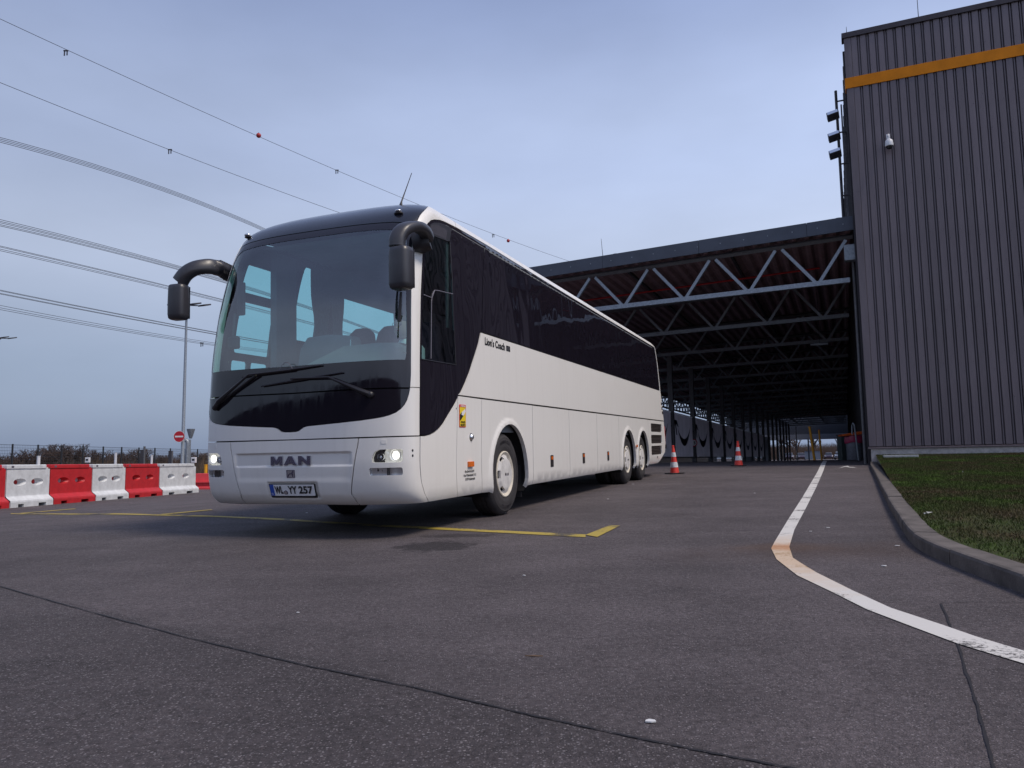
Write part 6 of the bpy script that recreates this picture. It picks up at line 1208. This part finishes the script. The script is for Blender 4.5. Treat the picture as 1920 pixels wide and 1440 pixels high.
# lamp masts
def lamp_mast(px0, y0, px1, y1, Y, label):
    b_, t_ = world_at(px0, y0, Y), world_at(px1, y1, Y); z = float(zg(b_[0], b_[1])); H_ = t_[2] - z; o = thing('lamp_mast', label, 'lamp post', (b_[0], b_[1], z)); dx = (t_[0] - b_[0]) * 0
    ob('pole', MB().tube([(0, 0, -.05), (0, 0, .9), (0, 0, .95), (0, 0, H_)], [.105, .105, .085, .05], 16), 'galv', o, sm=True); ob('door', MB().box((-.05, -.112, .5), (.05, -.10, .85)), 'galv_dark', o)
    ob('crossarm', MB().tube([(-.55, 0, H_ + .02), (.5, .1, H_ - .02)], .028, 8), 'galv', o)
    for x, y, rz, rx in ((-.62, -.05, .2, 22), (.42, -.1, -.3, 18), (.75, .25, -.5, 14), (-.35, .3, .5, 16)):
        M_ = Matrix.Translation((x, y, H_ + .03)) @ Matrix.Rotation(rz, 4, 'Z') @ Matrix.Rotation(R(rx), 4, 'X'); h_ = ob('lamp_head', MB().prism([(-.30, -.12), (-.24, -.17), (.24, -.17), (.30, -.12), (.28, .15), (-.28, .15)], (-.035, .035), lambda u, v, d: tuple(M_ @ Vector((u * .85, v * 1.3, d)))), 'steel_dark', o, bevel=.01)
        ob('lamp_glass', MB().add([tuple(M_ @ Vector(q_)) for q_ in ((-.2, -.18, -.037), (.2, -.18, -.037), (.2, .15, -.037), (-.2, .15, -.037))], [(0, 1, 2, 3)]), 'sign_white', h_)
    return o
lm = lamp_mast(341, 900, 347.5, 572, 36, 'tall grey lamp mast with four flat heads left of the coach')
lamp_mast(-16, 900, -9, 634, 52, 'distant lamp mast with only its lamp head showing at the left edge')
b_ = world_at(336, 818.5, 35.7); o = thing('no_entry_sign', 'round red no entry sign fixed to the lamp mast', 'sign', b_)
fnl = lambda r_, a, h: (r_ * math.cos(a), h, r_ * math.sin(a)); ob('plate_back', MB().lathe([(.001, .012), (.265, .012), (.265, 0)], 36, fnl), 'galv', o); ob('disc', MB().lathe([(.001, -.003), (.250, -.003), (.252, .001)], 36, fnl), 'sign_red', o); ob('rim', MB().lathe([(.250, -.004), (.266, -.004)], 36, fnl), 'sign_white', o); ob('bar', MB().box((-.19, -.009, -.036), (.19, -.005, .036)), 'sign_white', o); ob('clamp', MB().box((-.03, .012, -.06), (.20, .05, -.02)), 'galv', o)
b_ = world_at(351.5, 866, 38); z = float(zg(b_[0], b_[1])); zz_ = lambda py: world_at(351, py, 38)[2] - z
o = thing('vent_pipe', 'galvanised vent pipe with rain funnel and bent second pipe beside the mast', 'vent pipe', (b_[0], b_[1], z))
ob('pipe', MB().tube([(0, .2, 0), (0, .2, zz_(824))], .06, 12), 'galv', o, sm=True); ob('funnel', MB().lathe([(.06, zz_(822)), (.10, zz_(818)), (.19, zz_(806)), (.20, zz_(804))], 20, lambda r_, a, h: (r_ * math.cos(a) + .04, .2 + r_ * math.sin(a), h)), 'galv', o, sm=True)
ob('bent_pipe', MB().tube([(.02, -.1, 0), (.02, -.1, zz_(832)), (.0, -.1, zz_(827)), (-.08, -.1, zz_(825)), (-.20, -.1, zz_(827))], [.10, .10, .10, .10, .09], 12), 'galv', o, sm=True)

# ================================================================== BARE SHRUBS AND TREES
def bare_mesh(name, H_, spread, seed, depth, nb, mat, r0, trunk=True, lean=.0, minr=.014):
    r = random.Random(seed); tw = MB(); tk = MB()
    def grow(p, d, L_, rad, lv, dest):
        n_ = 3 if lv > 1 else 2; pts = [p]; q = p.copy(); dd = d.copy()
        for i in range(n_):
            dd = dd + np.array([r.gauss(0, .13), r.gauss(0, .13), r.gauss(.04, .08)]); dd /= np.linalg.norm(dd); q = q + dd * L_ / n_; pts.append(q.copy())
        dest.tube(pts, [rad * (1 - .45 * i / n_) for i in range(n_ + 1)], 5 if lv >= depth - 1 else 3, cap=False)
        if lv == 0: return
        for k in range(nb if lv < depth else nb + 2):
            f_ = r.uniform(.30, 1.0); j = min(n_ - 1, int(f_ * n_)); b0 = pts[j] + (pts[j + 1] - pts[j]) * (f_ * n_ - j); ang = r.uniform(0, 6.28); tl = r.uniform(.45, .95) * spread
            nd = dd + np.array([math.cos(ang) * tl, math.sin(ang) * tl, r.uniform(-.1, .35)]); nd /= np.linalg.norm(nd); grow(b0, nd, L_ * r.uniform(.52, .80), max(rad * .55, minr), lv - 1, tw)
    if trunk: grow(np.zeros(3), np.array([lean, 0, 1.0]), H_ * .36, r0, depth, tk)
    else:
        for k in range(9): a = r.uniform(0, 6.28); d = np.array([math.cos(a) * r.uniform(.1, .7), math.sin(a) * r.uniform(.1, .7), 1.0]); d /= np.linalg.norm(d); grow(np.array([math.cos(a) * .25, math.sin(a) * .25, 0.]), d, H_ * .42, r0, depth - 1, tk if k < 3 else tw)
    return tk, tw
def scale_mb(m, H_):
    top = np.percentile([v[2] for v in m.v], 97); zc = [v for v in m.v]; m.v = [(x, y, z if z < top else top + (z - top) * .03) for x, y, z in zc]; return H_ / (top * 1.04)
def shrub(px, ytop, Y, seed, label, name='bare_shrub', cat='shrub', spread=1.0, depth=5, nb=3, mat='twig_red', r0=.085, trunk=False, group='bare bushes beyond the mesh fence', wide=1.0):
    b_ = world_at(px, ytop, Y); z = float(zg(b_[0], b_[1])) - .1; H_ = b_[2] - z; tk, tw = bare_mesh(name, H_, spread, seed, depth, nb, mat, r0, trunk, minr=.035 if trunk else .014); k = scale_mb(tw, H_)
    o = thing(name, label, cat, (b_[0], b_[1], z), group=group); o.scale = (k * wide, k * wide, k); ob('trunk', tk, 'bark', o); c_ = ob('twigs', tw, mat, o); c_['kind'] = 'stuff'; return o
for i, (px, yt, Y, w_, lb) in enumerate([(2, 856, 84, 1.2, 'low bare bush at the left edge beyond the fence'), (30, 851, 95, 1.2, 'small bare bush behind the second fence post'), (68, 840, 86, 1.3, 'broad bare bush left of the biggest one beyond the fence'), (97, 832, 88, 1.3, 'biggest broad bare bush beyond the fence, above the first red barrier'), (141, 830, 84, 1.1, 'tall bare bush beyond the fence, right of the biggest one'), (128, 843, 92, 1.1, 'bare bush filling the gap between the two tallest'), (186, 842, 90, 1.0, 'bare bush above the middle white barrier'), (210, 849, 97, 1.1, 'low bare bush behind the tall white post'), (240, 848, 96, 1.0, 'low bare bush above the farther red barrier'), (268, 840, 90, 1.0, 'bare bush behind the bracketed steel post'), (302, 852, 98, 1.1, 'low bare bush left of the lamp mast'), (330, 852, 96, 1.0, 'low bare bush just behind the lamp mast'), (362, 846, 92, 1.1, 'bare bush between lamp mast and coach'), (386, 848, 94, 1.0, 'bare bush half hidden by the coach corner'), (-30, 846, 90, 1.2, 'bare bush outside the left edge beyond the fence')]):
    if px < -20: continue
    shrub(px, yt, Y, 100 + i, lb, wide=w_)
# low dry scrub: uncountable
n = 26000; px = rng.uniform(-60, 470, n); Y = rng.uniform(62, 110, n); dx_ = (px - 960) / F_PX; X = dx_ * Y; z0 = zg(X, Y); h = np.minimum(rng.gamma(3, .32, n), 1.7) * (0.7 + .6 * np.abs(np.sin(X * .31) * np.sin(Y * .17))); w = rng.uniform(.012, .04, n); lx, ly = rng.normal(0, .35, n), rng.normal(0, .3, n)
V3 = np.empty((n, 3, 3)); V3[:, 0] = np.stack([X - w, Y, z0], -1); V3[:, 1] = np.stack([X + w, Y, z0], -1); V3[:, 2] = np.stack([X + lx, Y + ly, z0 + h], -1)
tag(link('dry_scrub', tri_mesh('dry_scrub', V3, 'dry_grass')), 'brown dry grass and scrub beyond the mesh fence', kind='stuff')
n = 9000; px = rng.uniform(-200, 480, n); Y = rng.uniform(140, 230, n); dx_ = (px - 960) / F_PX; X = dx_ * Y; z0 = zg(X, Y); h = rng.uniform(1.0, 4.2, n) * (0.6 + .4 * np.abs(np.sin(X * .05))); w = rng.uniform(.05, .16, n); lx = rng.normal(0, 1.0, n)
V3 = np.empty((n, 3, 3)); V3[:, 0] = np.stack([X - w, Y, z0], -1); V3[:, 1] = np.stack([X + w, Y, z0], -1); V3[:, 2] = np.stack([X + lx, Y, z0 + h], -1)
mk('far_wood', (0.10, 0.095, 0.12), 0.9, 0, 0.3, .05); tag(link('distant_wood', tri_mesh('distant_wood', V3, 'far_wood')), 'hazy distant line of bare woodland', kind='stuff')
# trees, cars and posts beyond the end of the drive
for i, (px, yt, Y, lb) in enumerate([(1466, 800, 190, 'bare tree at the left end of the opening under the canopy'), (1497, 806, 200, 'bare tree left of the yellow posts seen through the opening'), (1520, 800, 186, 'bare tree directly behind the yellow posts'), (1562, 792, 176, 'widest bare tree seen through the opening right of the yellow posts'), (1583, 800, 190, 'bare tree partly hidden by the green cabinet')]):
    shrub(px, yt, Y, 300 + i, lb, 'bare_tree', 'tree', 1.0, 5, 3, 'twig_red', .28, True, 'bare trees beyond the end of the drive')
n = 9000; px = rng.uniform(1435, 1600, n); Y = rng.uniform(195, 235, n); X = (px - 960) / F_PX * Y; z0 = zg(X, Y); h = rng.uniform(.8, 4.6, n); w = rng.uniform(.04, .12, n); lx = rng.normal(0, .8, n)
V3 = np.empty((n, 3, 3)); V3[:, 0] = np.stack([X - w, Y, z0], -1); V3[:, 1] = np.stack([X + w, Y, z0], -1); V3[:, 2] = np.stack([X + lx, Y, z0 + h], -1)
tag(link('hedge', tri_mesh('hedge', V3, 'twig_red')), 'tangled bare hedge beyond the end of the drive', kind='stuff')
def far_car(px, Y, mat, label, yaw=0.0):
    b_ = world_at(px, 857, Y); z = float(zg(b_[0], b_[1])); o = thing('parked_car', label, 'car', mtx=Matrix.Translation((b_[0], b_[1], z)) @ Matrix.Rotation(-TH + yaw, 4, 'Z'), group='cars parked beyond the end of the drive')
    pr = [(-2.1, .30), (-2.15, .62), (-2.0, .85), (-1.25, .95), (1.75, .98), (2.1, .85), (2.15, .35)]; cab_ = [(-1.15, .95), (-.45, 1.42), (.9, 1.46), (1.55, .98)]
    ob('body', MB().prism(pr, (-.88, .88), lambda u, v, d: (d, u, v)), mat, o, bevel=.08); ob('windows', MB().prism(cab_, (-.70, .70), lambda u, v, d: (d * (1 - .12 * (v > 1.2)), u, v)), 'dome_dark', o, bevel=.05); ob('roof', MB().prism([(-.40, 1.42), (-.35, 1.47), (.8, 1.51), (.9, 1.46)], (-.60, .60), lambda u, v, d: (d, u, v)), mat, o, bevel=.02)
    for x in (-.8, .8):
        for y in (-1.35, 1.35): ob('wheel', MB().tube([(x - .1, y, .32), (x + .1, y, .32)], .32, 14), 'tyre', o)
    for x in (-.62, .62): ob('headlight', MB().box((x - .18, -2.16, .62), (x + .18, -2.05, .76)), 'reflector', o, bevel=.02)
far_car(1480, 158, 'car_dark', 'dark car seen left of the yellow posts'); far_car(1502, 165, 'car_dark', 'dark car just left of the blue container', .15); far_car(1554, 170, 'car_dark', 'dark car right of the yellow posts'); far_car(1574, 150, 'car_silver', 'silver car partly behind the green cabinet', .06)
b_ = world_at(1524, 846, 150); z = float(zg(b_[0], b_[1])); o = thing('container', 'blue grey container standing behind the yellow posts', 'container', mtx=Matrix.Translation((b_[0], b_[1], z)) @ Matrix.Rotation(-TH, 4, 'Z')); ob('body', MB().box((-1.5, -.4, .1), (1.6, 1.8, b_[2] - z)), 'container_blue', o, bevel=.02); ob('lid', MB().box((-1.55, -.45, b_[2] - z), (1.65, 1.85, b_[2] - z + .06)), 'galv_dark', o)
for px, Y, lb in ((1459, 140, 'thin white pole left of the opening under the canopy'), (1492, 130, 'thin pale pole in the middle of the opening')):
    b_ = world_at(px, 800, Y); z = float(zg(b_[0], b_[1])); tag(ob('pole', MB().tube([(0, 0, 0), (0, 0, b_[2] - z)], .09, 8), 'sign_white', mtx=Matrix.Translation((b_[0], b_[1], z))), lb, 'pole')

# added unseen hall behind the viewpoint, darkens what the coach's nose mirrors
o = thing('added_dark_hall', 'added dark hall outside the view, darkening the reflections in the coach nose', 'building', mtx=Matrix.Translation((-18, -52, -1)) @ Matrix.Rotation(R(-16), 4, 'Z'))
ob('wall', MB().box((-175, -18, 0), (46, 0, 13.2)), 'cladding_dark', o); ob('parapet', MB().box((-175.2, -18.2, 13.2), (46.2, .2, 13.6)), 'steel_dark', o)
for k in range(9): ob('gate', MB().box((-54 + k * 11, 0.02, 0), (-49.5 + k * 11, .08, 4.5)), 'galv_dark', o)
# ================================================================== OVERHEAD POWER LINES (run towards azimuth 33 degrees)
CA = R(33); cdir = np.array([math.cos(CA), -math.sin(CA), 0])
def wire_pts(pix, c):
    out = []
    for px, py in pix:
        d = ray(px, py); t = (c - EYE @ cdir) / (d @ cdir); out.append(EYE + d * t)
    return out
def quadfit(P):                                # plane curve: height as a quadratic along the line, extended past the frame
    L0 = np.array([math.sin(CA), math.cos(CA), 0]); u = [p_ @ L0 for p_ in P]; k = np.polyfit(u, [p_[2] for p_ in P], min(2, len(P) - 1)); u0, u1 = min(u) - 25, max(u) + 90; c = P[0] @ cdir
    return [L0 * a + cdir * c + np.array([0, 0, max(float(np.polyval(k, a)), 3)]) for a in np.linspace(u0, u1, 40)]
def power_line(pix, c, label, r=.028, extra=(), group=None):
    P = quadfit(wire_pts(pix, c)); o = thing('power_line', label, 'power line', tuple(P[0]), group=group); o_ = P[0]; ob('cable', MB().tube([p_ - o_ for p_ in P], r, 4, cap=False), 'wire', o); return o
w1 = power_line([(0, 35), (125, 95), (485, 254), (632, 320), (790, 385), (953, 451), (1050, 483)], -77.8, 'topmost overhead line, carrying the red marker balls', .03)
w2 = power_line([(0, 155), (318, 280), (480, 343), (635, 398)], -82, 'second single overhead line from the top', .03)
BUN = {'upper cable bundle, third line from the top': ([(0, 257.5), (300, 349), (500, 430)], (0, 3.0, 6.0, 9.0), -74),
       'wide cable bundle at the height of the mirror arm': ([(0, 411.5), (167, 453), (333, 498)], (0, 3.3, 6.0, 9.5, 12), -78),
       'cable bundle passing just under the mirror arm': ([(0, 461), (200, 508), (400, 557)], (0, 2.0, 6.0, 9.0), -84),
       'paired cables crossing the lamp mast below its heads': ([(0, 543.7), (200, 584), (400, 622)], (0, 1.5, 6.0, 7.5), -90),
       'lowest cable pair crossing the lamp mast': ([(0, 572.5), (200, 610), (395, 642)], (0, 4.5, 8.0), -96)}
for lb, (pix, offs, c) in BUN.items():
    for k, dy in enumerate(offs):
        fades = [1.0, .80, .62]; pos = ['upper', 'second', 'third', 'fourth', 'lowest'][k] if k < len(offs) - 1 else 'lowest'
        power_line([(x, y + dy * f_) for (x, y), f_ in zip(pix, fades)], c, f'{pos} wire of the {lb}', .026, group=lb)
def hang(px, py, c, what, label):
    P = wire_pts([(px, py)], c)[0]
    if what == 'ball': o = thing('marker_ball', label, 'marker ball', P, group='red balls on the top line'); ob('ball', MB().ball((0, 0, 0), .31, 14), 'ball_red', o, sm=True); ob('clamp', MB().box((-.05, -.05, .28), (.05, .05, .38)), 'wire', o)
    else: o = thing('line_damper', label, 'line damper', P, group='small fittings on the power lines'); ob('plate', MB().box((-.22, -.02, -.55), (-.10, .02, 0)), 'wire', o); ob('plate', MB().box((.05, -.02, -.5), (.17, .02, 0)), 'wire', o); ob('clamp', MB().box((-.26, -.05, -.06), (.22, .05, .06)), 'wire', o)
hang(485, 254, -77.8, 'ball', 'nearer red marker ball on the topmost line, left of centre'); hang(953, 451.5, -77.8, 'ball', 'farther red marker ball, above the coach roof edge')
hang(124, 95, -77.8, 'd', 'grey fitting hanging from the topmost line near the left edge'); hang(632, 319, -77.8, 'd', 'grey fitting on the topmost line right of the near red ball'); hang(925, 440, -77.8, 'd', 'grey fitting beside the farther red ball'); hang(319, 280.5, -82, 'd', 'grey fitting hanging from the second line'); hang(379, 643, -96, 'd', 'grey spacer on the lowest cables beside the coach')
for c_ in bpy.data.cameras: c_.dof.use_dof = False
